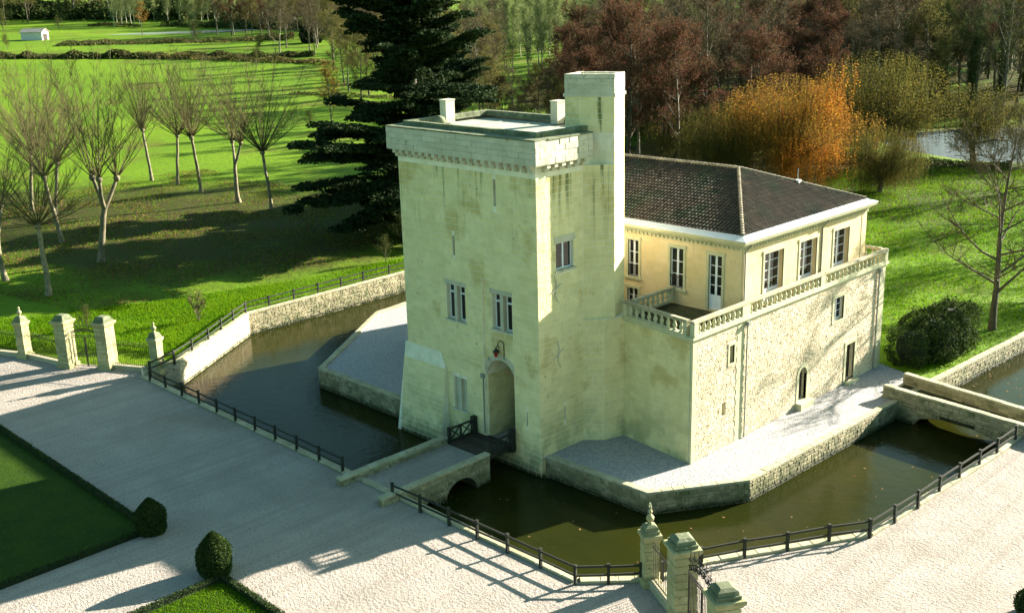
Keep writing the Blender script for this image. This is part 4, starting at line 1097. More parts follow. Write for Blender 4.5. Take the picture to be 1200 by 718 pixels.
def spiral(c, ux, uy, r, turns, sgn=1, n=18):
    o = []
    for i in range(n):
        a = sgn * turns * 2 * PI * i / n; q = r * (1 - .85 * i / n)
        o.append((c[0] + ux[0] * q * math.cos(a), c[1] + ux[1] * q * math.cos(a), c[2] + q * math.sin(a)))
    return o
def iron_gate(label, a, b, h, crest, z=0.0, nb=9, opened=0.0):
    t = thing('iron_gate', label, 'gate', (a[0], a[1], z))
    d = Vector((b[0] - a[0], b[1] - a[1])); L = d.length; d /= L; dd = (d.x, d.y)
    P = lambda u, zz: (a[0] + d.x * u, a[1] + d.y * u, z + zz)
    for k, (u0, u1) in enumerate(((.08, L / 2 - .03), (L / 2 + .03, L - .08))):
        s = MB()
        for u in (u0, u1): s.beam(P(u, .08), P(u, h), .06)
        for zz in (.12, h * .36, h * .42, h - .05): s.beam(P(u0, zz), P(u1, zz), .05)
        lf = s.build('gate_leaf', M['iron'], t)
        for i in range(nb):
            o = piece('bar', BAR, lf, P(u0 + (u1 - u0) * (i + .5) / nb, .12)); o.scale = (1.1, 1.1, h - .15)
    s = MB()
    for k in range(2): s.tube([P(u, h + .18 + crest * (.35 * k + .75 * math.sin(PI * u / L))) for u in np.linspace(.05, L - .05, 13)], [.03] * 13, 5)
    s.beam(P(.02, h + .1), P(L - .02, h + .1), .06)
    nsc = 7
    for i in range(nsc):
        u = L * (i + .5) / nsc; hh = h + .2 + crest * .55 * math.sin(PI * u / L)
        r = .16 + .14 * math.sin(PI * u / L) * crest
        for sg in (-1, 1):
            s.tube(spiral(P(u, hh + r * .6), (d.x * sg, d.y * sg), None, r, 1.4), [.022] * 18, 4)
            s.tube(spiral(P(u + .08 * sg, hh + .25 + r * 1.5), (d.x * sg, d.y * sg), None, r * .75, 1.2, -1), [.02] * 18, 4)
        s.cone(P(u, hh + .3 + r * 2), P(u + .02, hh + .75 + r * 2.4), .03)
    s.build('scroll_crest', M['iron'], t)
# left gate
aL = math.atan2(6.2, 13.45)
gate_pillar('small stone pillar with finial at the far left end of the left gate', -95.5, 33.5, aL, .85, 2.9, 1, 1)
gate_pillar('big stone pillar on the left of the left gate opening', -90.05, 35.0, aL, 1.15, 3.75, 1)
gate_pillar('big stone pillar on the right of the left gate opening', -86.85, 37.1, aL, 1.15, 3.75, 1)
gate_pillar('small stone pillar with finial where the left gate meets the moat fence', -82.4, 39.35, aL, .8, 2.7, 1, 1)
railing('iron railing between the two left pillars of the left gate', (-95.1, 33.65), (-90.65, 34.75), .4, 2.3, 24, .4)
railing('iron railing between the left gate and the moat fence', (-86.3, 37.4), (-82.85, 39.15), .4, 2.4, 20, .4)
railing('iron railing running out of view left of the left gate', (-102, 30.4), (-95.9, 33.3), .4, 2.2, 30, .4)
iron_gate('black iron gate between the big pillars at the left', (-89.5, 35.3), (-87.4, 36.75), 2.75, .45, nb=6)
# right gate
aR = math.atan2(-2.5, 3.85)
gate_pillar('small stone pillar with ringed finial at the moat end of the right gate', -31.35, 40.4, aR, .8, 2.55, 1, 2)
gate_pillar('big mossy capped stone pillar in the middle of the right gate', -27.75, 38.3, aR, 1.15, 4.0, 1)
gate_pillar('big mossy capped stone pillar cut off by the lower edge of the picture', -23.75, 35.9, aR, 1.15, 4.0, 1)
railing('iron railing between the finial pillar and the middle pillar of the right gate', (-30.95, 40.15), (-28.3, 38.65), .45, 2.6, 14, .5)
iron_gate('black iron double gate with scrollwork crest at the right front', (-27.1, 37.9), (-24.4, 36.3), 3.3, .75, nb=9)
# ------------------------------------------------------------------ trees
def vrand(rng, el0, el1, az=None, spread=PI):
    a = rng.uniform(0, 2 * PI) if az is None else az + rng.uniform(-spread, spread)
    e = R(rng.uniform(el0, el1))
    return Vector((math.cos(a) * math.cos(e), math.sin(a) * math.cos(e), math.sin(e)))
def path(p, d, L, n, rng, wob=.12, lift=.0):
    o = [Vector(p)]; d = Vector(d)
    for i in range(n):
        d = (d + Vector((rng.uniform(-wob, wob), rng.uniform(-wob, wob), rng.uniform(-wob, wob) + lift))).normalized()
        o.append(o[-1] + d * (L / n))
    return o, d
def lerp_path(P, t):
    s = t * (len(P) - 1); i = min(int(s), len(P) - 2); return P[i].lerp(P[i + 1], s - i), (P[i + 1] - P[i]).normalized()

def tree_protos(seed, H, r0, clear, nl, spread, nsub=6, ntw=6, leaves=0, lsize=.2, up=(30, 62), twr=.028, lean=.03, bark='bark', twig='twig', leafm=None, fork=1, ivy=0, tl=(.8, 1.9), lift=.06, lpow=1.0):
    """mesh data of one kind of bare tree: trunk with limbs, crown of twigs, perhaps leaves"""
    rng = random.Random(seed); nr = np.random.default_rng(seed)
    T = MB(); C = MB(); LP = []
    limbs = []
    P, _ = path((0, 0, -.3), (rng.uniform(-lean, lean), rng.uniform(-lean, lean), 1), H * .9, 8, rng, .06, .03)
    T.tube(P, [r0 * (1.35 if i == 0 else 1) * (1 - .9 * (i / 8)) + .02 for i in range(9)], 6)
    for k in range(nl):
        t = clear + (1 - clear) * (k + rng.random()) / nl
        if t > .97: t = .97
        q, _ = lerp_path(P, t)
        d = vrand(rng, *up, az=k * 2.4 + rng.uniform(-.5, .5), spread=.3)
        L = spread * (1 - .62 * (t - clear) / (1 - clear)) * rng.uniform(.75, 1.15)
        Q, _ = path(q, d, L, 4, rng, .17, lift)
        rr = max(.03, r0 * (1 - .85 * t) * .62)
        T.tube(Q, [rr, rr * .75, rr * .5, rr * .3, .02], 5)
        limbs.append((Q, L, rr))
    limbs.append((P[4:], H * .5, r0 * .4))
    for Q, L, rr in limbs:
        for j in range(nsub):
            t = .25 + .75 * (j + rng.random()) / nsub
            q, dq = lerp_path(Q, min(t, .99))
            d = (dq * .7 + vrand(rng, -15, 60)).normalized(); l = L * rng.uniform(.25, .45) * (1.15 - .5 * t)
            S, _ = path(q, d, l, 2, rng, .15, .05)
            C.tube(S, [max(.02, rr * .32), .025, .012], 3)
            for i in range(ntw):
                q2, d2 = lerp_path(S, rng.uniform(.15, 1))
                d3 = (d2 * .8 + vrand(rng, -30, 70)).normalized(); l2 = rng.uniform(*tl)
                e = q2 + d3 * l2
                C.cone(q2, e, twr)
                C.cone(q2.lerp(e, .4), q2.lerp(e, .4) + (d3 + vrand(rng, -40, 60) * .9).normalized() * l2 * .6, twr * .7)
                LP.append(q2.lerp(e, rng.random())); LP.append(e)
    if leaves:
        A = np.array([(p.x, p.y, p.z) for p in LP]); idx = nr.integers(0, len(A), leaves)
        LV = MB(); LV.leaves(A[idx] + nr.normal(0, .28, (leaves, 3)), lsize, nr)
        lm = LV.mesh('leaves', M[leafm])
    else: lm = None
    if ivy:
        IV = MB(); pts = []
        for i in range(ivy):
            q, _ = lerp_path(P, min(.98, nr.beta(1.6, 1.4) * .85)); a = nr.uniform(0, 6.28); rr = r0 * .8 + abs(nr.normal(0, .55))
            pts.append((q.x + math.cos(a) * rr, q.y + math.sin(a) * rr, q.z))
        IV.leaves(np.array(pts), .24, nr); im = IV.mesh('ivy', M['ivy'])
    else: im = None
    return [('trunk', T.mesh('trunk', M[bark], True)), ('crown', C.mesh('crown', M[twig]))] + ([('leaves', lm)] if lm else []) + ([('ivy', im)] if im else [])

def plant(name, protos, x, y, label, cat='tree', s=1.0, rz=0.0, group=None, z=None, sz=None, tilt=(0, 0)):
    o = thing(name, label, cat, (x, y, hz(x, y) if z is None else z), group)
    o.scale = (s, s, sz or s); o.rotation_euler = (tilt[0], tilt[1], rz)
    for n, me in protos:
        c = bpy.data.objects.new(n, me); COL.objects.link(c); c.parent = o
    return o

# ---- pollards with long upright shoots, on the left lawn
def pollard_protos(seed, H, nsh, shoot, forks=1, r0=.24, low=36):
    rng = random.Random(seed); T = MB(); C = MB(); heads = []
    P, d = path((0, 0, -.2), (rng.uniform(-.08, .08), rng.uniform(-.08, .08), 1), H * (.72 if forks > 1 else 1), 6, rng, .10, .05)
    T.tube(P, [r0 * (1.4 if i == 0 else 1 - .05 * i + .06 * (i % 2)) for i in range(7)], 8)
    if forks > 1:
        for k in range(forks):
            Q, _ = path(P[-1], (math.cos(k * 2.2 + seed) * .55, math.sin(k * 2.2 + seed) * .55, .9), H * .42, 4, rng, .1, .12)
            T.tube(Q, [r0 * .72, r0 * .62, r0 * .56, r0 * .52, r0 * .5], 7); heads.append(Q[-1])
    else: heads.append(P[-1])
    for hd in heads:
        hs = r0 * (1.3 if forks == 1 else .9)
        T.lathe((hd.x, hd.y, hd.z - hs), [(.05, -.1), (hs * .9, .1), (hs * 1.1, hs), (hs * .8, hs * 1.7), (.05, hs * 2)], 8)
        for i in range(nsh // len(heads)):
            dv = vrand(rng, low, 84, az=i * 2.4, spread=.5) if i % 4 else vrand(rng, low - 12, low + 12)
            L = shoot * rng.uniform(.55, 1.0) * (.62 + .38 * dv.z)
            S, _ = path(hd + dv * hs * .8, dv, L, 4, rng, .05, .07)
            rr = rng.uniform(.034, .062)
            C.tube(S, [rr, rr * .75, rr * .52, rr * .3, .01], 4)
            for j in range(int(rng.uniform(20, 30))):
                q, dq = lerp_path(S, rng.uniform(.2, .98))
                dd = (dq * .9 + vrand(rng, -10, 50) * .8).normalized(); l = rng.uniform(.6, 2.3)
                C.cone(q, q + dd * l, .017)
                q2 = q + dd * l * .4; C.cone(q2, q2 + (dd + vrand(rng, -20, 60) * .8).normalized() * l * .5, .012)
    return [('trunk', T.mesh('trunk', M['planebark'], True)), ('shoots', C.mesh('shoots', M['shoot']))]
PO = [pollard_protos(101, 7.6, 46, 14), pollard_protos(102, 8.0, 44, 13.5, forks=1), pollard_protos(103, 7.4, 44, 13, forks=2, r0=.31), pollard_protos(104, 7.0, 44, 11, low=22, r0=.29), pollard_protos(105, 7.6, 45, 14, forks=3, r0=.34)]
pl = [  # proto, x, y, scale, rot, label
    (1, -176.4, 87.3, 1.05, .4, 'pollarded plane tree leaning left, farthest left of the back row of five'),
    (0, -166.8, 87.0, 1.0, 1.9, 'slim pollarded plane tree, second from the left in the back row of five'),
    (1, -157.4, 86.0, 1.12, 3.0, 'pollarded plane tree with a wide fan of shoots, middle of the back row of five'),
    (2, -145.1, 85.3, 1.05, 4.2, 'pollarded plane tree forking near its top, fourth of the back row of five'),
    (0, -136.8, 85.7, 1.08, 5.3, 'straight pollarded plane tree nearest the cedar at the right end of the back row'),
    (4, -122.8, 53.2, 1.12, .9, 'large pollarded plane tree with three upright limbs in front of the dark shadow'),
    (3, -112.7, 42.8, 1.0, 2.2, 'pollarded plane tree with low spreading twigs in front of the left gate'),
    (2, -122.7, 42.2, .95, 3.7, 'pollarded plane tree with pale forked trunk at the left edge of the picture'),
    (0, -136.5, 54.5, 1.05, 4.4, 'dark pollarded plane tree behind the left gate, between two nearer trees'),
    (1, -151.5, 60.0, 1.0, 5.9, 'small dark pollarded plane tree far back at the left edge'),
    (4, -149.0, 46.0, 1.0, 2.9, 'forked pollarded plane tree standing behind the left edge trees'),
    (0, -165.0, 62.0, 1.1, 1.2, 'bushy topped pollarded plane tree in the meadow at the far left'),
]
for k, x, y, s, rz, lab in pl: plant('pollard_tree', PO[k], x, y, lab, s=s * 1.08, rz=rz, group='pollarded plane trees on the left lawn', tilt=(0, .0) if k != 1 else (-.06, -.05))

# ---- woodland kinds
WB = [tree_protos(201 + i, 23, .30, .25, 13, 9.5, 7, 7, up=(22, 65), leaves=6000, lsize=.20, leafm='twigmass', twr=.035, bark='greybark') for i in range(3)]
WO = [tree_protos(221 + i, 22, .26, .2, 13, 8.0, 7, 7, leaves=7500, lsize=.21, leafm='olivetwig', twig='olivetwig', twr=.035) for i in range(3)]
WR = [tree_protos(241 + i, 21, .32, .14, 15, 9.5, 7, 6, leaves=15000, lsize=.23, leafm='russet', up=(10, 60)) for i in range(3)]
WI = [tree_protos(261 + i, 22, .28, .30, 12, 8.5, 6, 6, leaves=5200, lsize=.22, leafm='ivy', ivy=5200) for i in range(2)]
WP = [tree_protos(281 + i, 24, .20, .10, 26, 4.4, 6, 5, leaves=5200, lsize=.26, leafm='palegreen', bark='palebark', twig='palegreen', up=(50, 75), lift=.12) for i in range(2)]
LAB = {'B': ('bare_tree', 'tall bare brown twigged tree', 'bare trees'),
       'O': ('bare_tree', 'bare tree with olive green twigs', 'olive twigged trees'),
       'R': ('russet_tree', 'tree holding russet brown leaves', 'russet trees'),
       'I': ('ivy_clad_tree', 'bare tree with dark ivy on its trunk', 'ivy clad trees'),
       'P': ('poplar_tree', 'slender pale green poplar', 'poplars')}
KIND = {'B': WB, 'O': WO, 'R': WR, 'I': WI, 'P': WP}
rw = random.Random(77)
def pol(px, d):
    """point at distance d along the azimuth seen at picture column px"""
    a = math.atan2(-.7170, .7056) + 0
    az = math.atan((px - 600) / 1275.5 / .9603)
    fx, fy = -.7127, .7015; rx, ry = .7069, .7073
    v = Vector((fx + rx * math.tan(az), fy + ry * math.tan(az))); v.normalize()
    return v.x * d, v.y * d
placed = []
def far_enough(x, y, r): return all((x - a) ** 2 + (y - b) ** 2 > r * r for a, b in placed)
PONDX = [(-106, 180), (-60, 178), (-25, 195), (-25, 262), (-75, 256), (-104, 238), (-110, 210)]
def wood(n, a0, a1, d0, d1, kinds, r, sr=(.85, 1.15), bias=1.0, where='in the wood behind the house'):
    c = 0; tr = 0
    while c < n and tr < n * 40:
        tr += 1
        px = rw.uniform(a0, a1); d = d0 + (d1 - d0) * rw.random() ** bias
        x, y = pol(px, d)
        if not far_enough(x, y, r): continue
        if math.hypot(x - FPC[0], y - FPC[1]) < FPR * 1.35: continue
        if inside(PONDX, np.array(x), np.array(y)): continue
        placed.append((x, y)); k = rw.choice(kinds); nm, lab, grp = LAB[k]
        s = rw.uniform(*sr)
        plant(nm, rw.choice(KIND[k]), x, y, lab + ' ' + where, s=s, sz=s * rw.uniform(.92, 1.12), rz=rw.uniform(0, 6.28), group=grp + ' ' + where)
        c += 1
# russet stand just behind and right of the turret
wood(14, 660, 800, 180, 250, 'RRRRRB', 6.5, (.95, 1.25), where='close behind the turret')
wood(14, 735, 900, 195, 262, 'RBBIR', 7, (.95, 1.2), where="above the house roof's left half")
wood(18, 880, 1010, 218, 300, 'RRBIB', 7, (.9, 1.15), where='behind the orange willow')
wood(20, 920, 1120, 246, 300, 'BBRIIO', 6.5, (1.0, 1.25), where="beyond the pond, left of open water")
wood(40, 950, 1260, 268, 345, 'BBRIIO', 6.5, (1.0, 1.25), where='beyond the pond at the right')
wood(16, 495, 595, 190, 330, 'BOOOB', 8, (.85, 1.05), where='between the cedar and the turret')
wood(12, 590, 670, 190, 270, 'OOBR', 8, (.45, .62), where='between the cedar and the turret')
wood(64, 690, 1260, 290, 430, 'OIBIRB', 7.5, (.95, 1.25), where='deep in the wood behind the house')
wood(36, 680, 1250, 430, 640, 'OOBIP', 12, (1.1, 1.4), where="at the back of the wood")
wood(22, 400, 560, 290, 460, 'OBO', 10, (.8, 1.0), where='behind the cedar')
# pale poplar plantation seen above the tower, and the tree belts far across the meadow
wood(70, 560, 700, 340, 560, 'P', 5.0, (.9, 1.1), where="seen above the tower roof")
wood(60, 170, 430, 620, 740, 'PPO', 6.5, (.9, 1.3), where='in the pale belt beyond the far pond')
wood(46, 250, 480, 560, 660, 'BORP', 8, (.9, 1.2), where="along the meadow edge left of the cedar")
wood(80, -60, 250, 740, 880, 'OIIB', 7, (1.0, 1.5), where="in the top left dark belt")
wood(24, 330, 490, 440, 560, 'BOB', 9, (.7, 1.0), where="just left of the cedar top")

# ---- trees with a place of their own
T1 = tree_protos(301, 16.5, .25, .18, 20, 9.0, 9, 9, up=(5, 60), twr=.020, bark='bark', tl=(.5, 1.4))
plant('bare_tree', T1, -35.7, 94.9, 'spreading bare tree on the lawn right of the house behind the dark shrub', s=1.18, rz=.6)
T5 = tree_protos(305, 19, .38, .20, 16, 9.0, 8, 7, up=(15, 60), twr=.03, leaves=2500, lsize=.22, leafm='twigmass')
for x, y, sc_, lab in ((-29.5, 131, 1.0, 'bare tree on the right lawn just outside the right edge, nearest the moat'), (-38, 147, 1.1, 'bare tree on the right lawn outside the frame, by its far shadow'), (-24, 141, 1.0, 'bare tree beyond the end of the right moat arm'), (-45, 168, 1.15, 'bare tree on the near pond bank outside the right edge'), (-56, 176, 1.0, 'bare tree on the near pond bank at the right edge of the picture')):
    plant('bare_tree', T5, x, y, lab, s=sc_, rz=x)
T2 = tree_protos(302, 24, .45, .3, 12, 8, 7, 6, twr=.03, ivy=600)
plant('bare_tree', T2, -91.5, 236.5, 'tall bare tree standing alone on the pond bank at the right', s=1.1, rz=1.2)
T3 = tree_protos(303, 11, .14, .2, 12, 5, 6, 6, up=(45, 75), twr=.03, twig='olivetwig', leaves=900, lsize=.2, leafm='orange')
plant('young_tree', T3, -207, 147.5, 'young tree with fine orange brown twigs left of the cedar', s=1.25, rz=.3)
T4 = tree_protos(304, 15, .16, .3, 10, 4.5, 6, 5, leaves=700, lsize=.4, leafm='orange')
plant('young_tree', T4, -535, 269, 'small tree with pale orange leaves standing alone by the far pond', s=1.1)

# ---- cedar
def cedar():
    rng = random.Random(55); nr = np.random.default_rng(55)
    T = MB(); pts = []
    P, _ = path((0, 0, -.3), (0, 0, 1), 29, 9, rng, .03, .05)
    T.tube(P, [1.0, .85, .8, .72, .62, .5, .4, .3, .2, .1], 9)
    tiers = [(3.5, 10.0), (5.2, 11.5), (7.2, 12.0), (9.2, 11.5), (11.2, 10.5), (13, 9.6), (14.8, 9.0), (16.6, 8.4), (18.4, 7.8), (20.2, 7.2), (22, 7.0), (23.8, 7.2), (25.4, 7.8), (26.8, 8.4), (28.2, 8.2), (28.8, 6.4)]
    for i, (z, L) in enumerate(tiers):
        nb = 8
        for k in range(nb):
            a = k * 2 * PI / nb + i * .62 + rng.uniform(-.3, .3)
            if rng.random() < .22: continue
            l = L * rng.uniform(.45, 1.2)
            # the crown reaches farther on its left side low down and to the right at the top
            toward = math.cos(a - math.atan2(-.7, -.7))
            l *= 1 + (.16 if z < 14 else -.05) * toward
            q, _ = lerp_path(P, min(.985, (z + rng.uniform(-.9, .9)) / 29))
            zd = -.20 if z < 9 else (-.06 if z < 20 else .10)
            d = Vector((math.cos(a), math.sin(a), rng.uniform(.0, .42)))
            Q = [q]
            for s in range(5):
                d = (d + Vector((rng.uniform(-.09, .09), rng.uniform(-.09, .09), zd * .6))).normalized(); Q.append(Q[-1] + d * l / 5)
            r = .22 * (1 - z / 40)
            T.tube(Q, [r, r * .8, r * .6, r * .42, r * .28, .03], 5)
            npad = int(5 + l * 1.25)
            for j in range(npad):
                c, dq = lerp_path(Q, .22 + .78 * (j + rng.random()) / npad)
                sd = Vector((-dq.y, dq.x, 0)) * rng.uniform(-1, 1) * l * .20
                c = c + sd; rad = rng.uniform(.8, 1.9)
                m = int(120 * rad)
                u = nr.normal(0, 1, (m, 3)); u /= np.linalg.norm(u, axis=1)[:, None]; u *= nr.random((m, 1)) ** .4
                u *= np.array([rad, rad, .38]); u[:, 2] -= .13 * (u[:, 0] ** 2 + u[:, 1] ** 2) / rad - .1
                pts.append(u + np.array([c.x, c.y, c.z + .12]))
    for i in range(70):
        zc = nr.uniform(4, 27); a = nr.uniform(0, 6.283); rr = nr.uniform(.4, 1.0) * (4.6 - .1 * zc); q, _ = lerp_path(P, zc / 29); m = 150
        u = nr.normal(0, 1, (m, 3)); u /= np.linalg.norm(u, axis=1)[:, None]; u *= nr.random((m, 1)) ** .4; u *= np.array([1.6, 1.6, .9])
        pts.append(u + np.array([q.x + rr * math.cos(a), q.y + rr * math.sin(a), q.z]))
    A = np.concatenate(pts); C = MB(); C.leaves(A, .42, nr, flat=.6)
    return [('trunk', T.mesh('trunk', M['bark'], True)), ('foliage', C.mesh('foliage', M['cedar']))]
CD = cedar()
plant('cedar_tree', CD, -103.5, 85.5, 'huge dark cedar with flat layered branches left behind the tower', s=1.12, sz=.99)
plant('cedar_tree', CD, -126, 108, 'second lower cedar in the dark group just beyond the huge one', s=.84, sz=.70, rz=2.0)
plant('cedar_tree', CD, -115, 101, 'third cedar pressed against the left side of the huge one', s=.72, sz=.66, rz=4.1)
plant('cedar_tree', CD, -110.5, 93, 'lowest dark cedar filling the skirt of the huge one', s=.72, sz=.40, rz=5.3)
plant('ivy_clad_tree', WI[0], -108, 118, 'ivy covered tree just behind the cedar, low over the tower roof', s=.62)

# ---- willows by the pond
def willow(seed, Rr, H, strands, mat_, lsize=.2, drop=(3, 8), trunk=.4):
    rng = random.Random(seed); nr = np.random.default_rng(seed); T = MB(); tips = []
    P, _ = path((0, 0, -.3), (.1, .05, 1), H * .45, 4, rng, .15)
    T.tube(P, [trunk * 1.3, trunk, trunk * .9, trunk * .8, trunk * .6], 7)
    for k in range(15):
        q, _ = lerp_path(P, rng.uniform(.4, 1)); d = vrand(rng, 12, 75, az=k * 2.4)
        Q, _ = path(q, d, H * rng.uniform(.36, .66), 5, rng, .26, .0)
        T.tube(Q, [trunk * .4, trunk * .3, trunk * .22, trunk * .14, trunk * .08, .02], 5); tips += Q[2:]
    C = MB(); pts = []
    for i in range(strands):
        if rng.random() < .80:
            t = rng.choice(tips); p = t + Vector((rng.gauss(0, .95), rng.gauss(0, .95), rng.gauss(.2, .6)))
        else:
            a, e = rng.uniform(0, 6.28), math.asin(rng.uniform(.15, 1)); rr = Rr * rng.uniform(.75, 1.03) * (1 + .12 * math.sin(3 * a + seed))
            p = Vector((rr * math.cos(a) * math.cos(e), rr * math.sin(a) * math.cos(e), H * .45 + H * .52 * math.sin(e)))
        L = min(rng.uniform(*drop), max(.6, p.z - .4)); n = max(3, int(L / .32))
        dx, dy = rng.gauss(0, .10), rng.gauss(0, .10)
        for j in range(n):
            f = j / n; pts.append((p.x + dx * f * L + rng.gauss(0, .06), p.y + dy * f * L + rng.gauss(0, .06), p.z - f * L))
        if i % 3 == 0: C.cone((p.x, p.y, p.z), (p.x + dx * L, p.y + dy * L, p.z - L), .02)
    A = np.array(pts); b = len(C.v); C.leaves(A, lsize, nr)
    return [('trunk', T.mesh('trunk', M['bark'], True)), ('foliage', C.mesh('foliage', M[mat_]))]
plant('weeping_willow', willow(401, 7.5, 14.5, 4600, 'orange', .16, (2.0, 7)), -88.5, 146.0, 'weeping willow with bright orange autumn leaves behind the house', s=1.5, sz=1.2, rz=.4)
W2 = willow(402, 7.0, 12, 3400, 'yolive', .17, (2, 6)); W3 = willow(403, 7.5, 11.5, 4200, 'yolive', .15, (.8, 3)); W4 = willow(404, 6.5, 9.5, 3200, 'yolive', .16, (.8, 2.6))
plant('weeping_willow', W2, -95.5, 139.5, 'olive brown weeping willow at the left of the orange one', s=1.1)
plant('weeping_willow', W2, -74.5, 150.0, 'olive drooping willow in front of the orange willow at the house corner', s=.85, rz=2.2)
plant('willow_tree', W3, -85.0, 176.0, 'rounded olive willow right of the orange willow on the pond bank', s=1.6, rz=1.0)
plant('willow_tree', W3, -96.5, 191.0, 'dark olive willow leaning over the pond behind the rounded one', s=1.6, rz=3.1)
plant('willow_tree', W4, -74.5, 182.5, 'low dark olive willow with branches in the pond at the right', s=1.45, rz=.5)
plant('willow_tree', W4, -66.5, 188.0, 'lowest sparse willow dipping into the pond nearest the open water', s=.95, rz=2.4)
plant('willow_tree', W4, -104.0, 160.0, 'olive willow at the edge of the wood behind the roof ridge', s=1.15, rz=4.0)
plant('willow_tree', W3, -112.0, 150.0, 'broad olive willow half hidden by the turret', s=.95, rz=5.0)

# ---- shrubs and clipped bushes
def leafy(name, label, cat, fn, n, size, m, core=None, z0=0.0, loc=(0, 0), seed=1):
    nr = np.random.default_rng(seed); t = thing(name, label, cat, (loc[0], loc[1], z0))
    C = MB(); C.leaves(fn(nr, n), size, nr)
    c = bpy.data.objects.new('foliage', C.mesh('foliage', M[m])); COL.objects.link(c); c.parent = t
    if core:
        k = bpy.data.objects.new('stems', core.mesh('stems', M['core'])); COL.objects.link(k); k.parent = t  # solid near-black filler, its colour stands in for shade inside the foliage
    return t
def egg(r, h):
    def fn(nr, n):
        t = nr.random(n); a = nr.uniform(0, 6.283, n)
        rr = r * np.sqrt(np.clip(1 - (2 * (t ** .9) - .82) ** 2 / 1.45, 0.02, 1)) * np.where(t > .55, 1 - .55 * ((t - .55) / .45) ** 1.5, 1)
        rr = rr * (1 + .06 * np.sin(3 * a + 5 * t) + nr.normal(0, .04, n)) * np.sqrt(nr.uniform(.8, 1, n))
        return np.stack([rr * np.cos(a), rr * np.sin(a), t * h], 1)
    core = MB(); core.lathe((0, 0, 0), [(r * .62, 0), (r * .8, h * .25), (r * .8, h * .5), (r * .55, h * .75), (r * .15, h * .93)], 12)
    return fn, core
f, c = egg(.92, 2.2); leafy('clipped_bush', 'dark clipped cone bush at the corner of the shaded left lawn', 'bush', f, 7000, .11, 'box', c, 0, (-56.35, 25.3), 1)
f, c = egg(.95, 2.5); leafy('clipped_bush', 'clipped cone bush with sunlit top at the corner of the bright green lawn', 'bush', f, 7500, .11, 'box', c, 0, (-49.3, 25.4), 2)
f, c = egg(.9, 1.6); leafy('clipped_bush', 'green bush just showing at the lower right edge of the picture', 'bush', f, 5000, .11, 'laurel', c, 0, (-15.7, 50.6), 3)
def blob(boxes):
    def fn(nr, n):
        o = []; tot = sum(b[3] * b[4] + b[4] * b[5] + b[3] * b[5] for b in boxes)
        for (x, y, z, a, b, h) in boxes:
            k = int(n * (a * b + b * h + a * h) / tot); u = nr.normal(0, 1, (k, 3)); u /= np.linalg.norm(u, axis=1)[:, None]
            u = np.sign(u) * np.abs(u) ** .6
            u /= (np.abs(u) ** 3.2).sum(1)[:, None] ** (1 / 3.2)
            rr = nr.uniform(.82, 1.04, (k, 1)) * (1 + .10 * np.sin(u[:, :1] * 5 + x) * np.sin(u[:, 1:2] * 6 + y))
            u = u * rr * np.array([a, b, h]); p = u + np.array([x, y, z]); o.append(p[p[:, 2] > 0])
        return np.concatenate(o)
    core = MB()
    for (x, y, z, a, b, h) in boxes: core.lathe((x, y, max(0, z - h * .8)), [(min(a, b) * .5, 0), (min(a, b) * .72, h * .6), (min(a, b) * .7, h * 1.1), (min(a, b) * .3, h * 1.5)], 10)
    return fn, core
f, c = blob([(-.6, -2.6, 1.5, 1.8, 1.9, 1.6), (.3, -.2, 1.9, 2.0, 2.0, 1.9), (.4, 2.6, 2.1, 1.9, 2.3, 2.1), (-1.6, 1.0, 1.7, 1.4, 2.3, 1.8), (-.6, 4.6, 1.7, 1.7, 1.7, 1.9)])
leafy('evergreen_shrub', 'big dark evergreen shrub clump beside the right end of the house', 'shrub', f, 26000, .17, 'laurel', c, -.1, (-36.4, 84.6), 4)
BS = tree_protos(501, 2.3, .05, .05, 12, 1.6, 5, 5, up=(30, 75), twr=.012, tl=(.2, .5), twig='shoot')
plant('bare_shrub', BS, -91.6, 48.3, 'small twiggy bare shrub on the lawn by the left gate fence', 'shrub', s=1.2)
BS2 = tree_protos(502, 4.0, .06, .05, 12, 2.4, 5, 5, up=(35, 75), twr=.014, tl=(.3, .8), twig='olivetwig', leaves=900, lsize=.14, leafm='laurel')
plant('leafy_shrub', BS2, -97.3, 40.0, 'dark shrub behind the left gate', 'shrub', s=.55)
for (x, y, s, lab) in ((-99.0, 80.0, 1.1, 'undergrowth shrub at the foot of the cedar beside the tower'), (-96.0, 74.5, .7, 'low shrub on the lawn between cedar and moat fence'), (-212, 145, 1.0, 'dark shrub at the foot of the orange brown young tree')):
    plant('leafy_shrub', BS2, x, y, lab, 'shrub', s=s)

def hedgeline(name, label, p0, p1, w, h, n, size, m, seed, z=None, gaps=.0):
    nr = np.random.default_rng(seed); t = thing(name, label, 'hedge', (p0[0], p0[1], hz(*p0)))
    u = nr.random(n); d = np.array(p1) - np.array(p0); L = np.hypot(*d); nrm = np.array([-d[1], d[0]]) / L
    kn = nr.uniform(.35, 1.0, int(L / 4) + 3) ** 1.3; hh = h * np.interp(u * L / 4, np.arange(len(kn)), kn) * np.interp(u * L / 31, np.arange(int(L / 31) + 3), nr.uniform(.6, 1.15, int(L / 31) + 3))
    a = nr.normal(0, .42, n)
    x = p0[0] + d[0] * u + nrm[0] * a * w; y = p0[1] + d[1] * u + nrm[1] * a * w
    zz = hgt(x, y) + np.maximum(.05, hh * nr.random(n) ** .6 * (1 - .3 * np.abs(a)))
    if gaps: 
        k = np.sin(u * L * .05 + seed) > -1 + gaps; x, y, zz = x[k], y[k], zz[k]
    C = MB(); C.leaves(np.stack([x - p0[0], y - p0[1], zz - t.location.z], 1), size, nr)
    c = bpy.data.objects.new('foliage', C.mesh('foliage', M[m])); COL.objects.link(c); c.parent = t
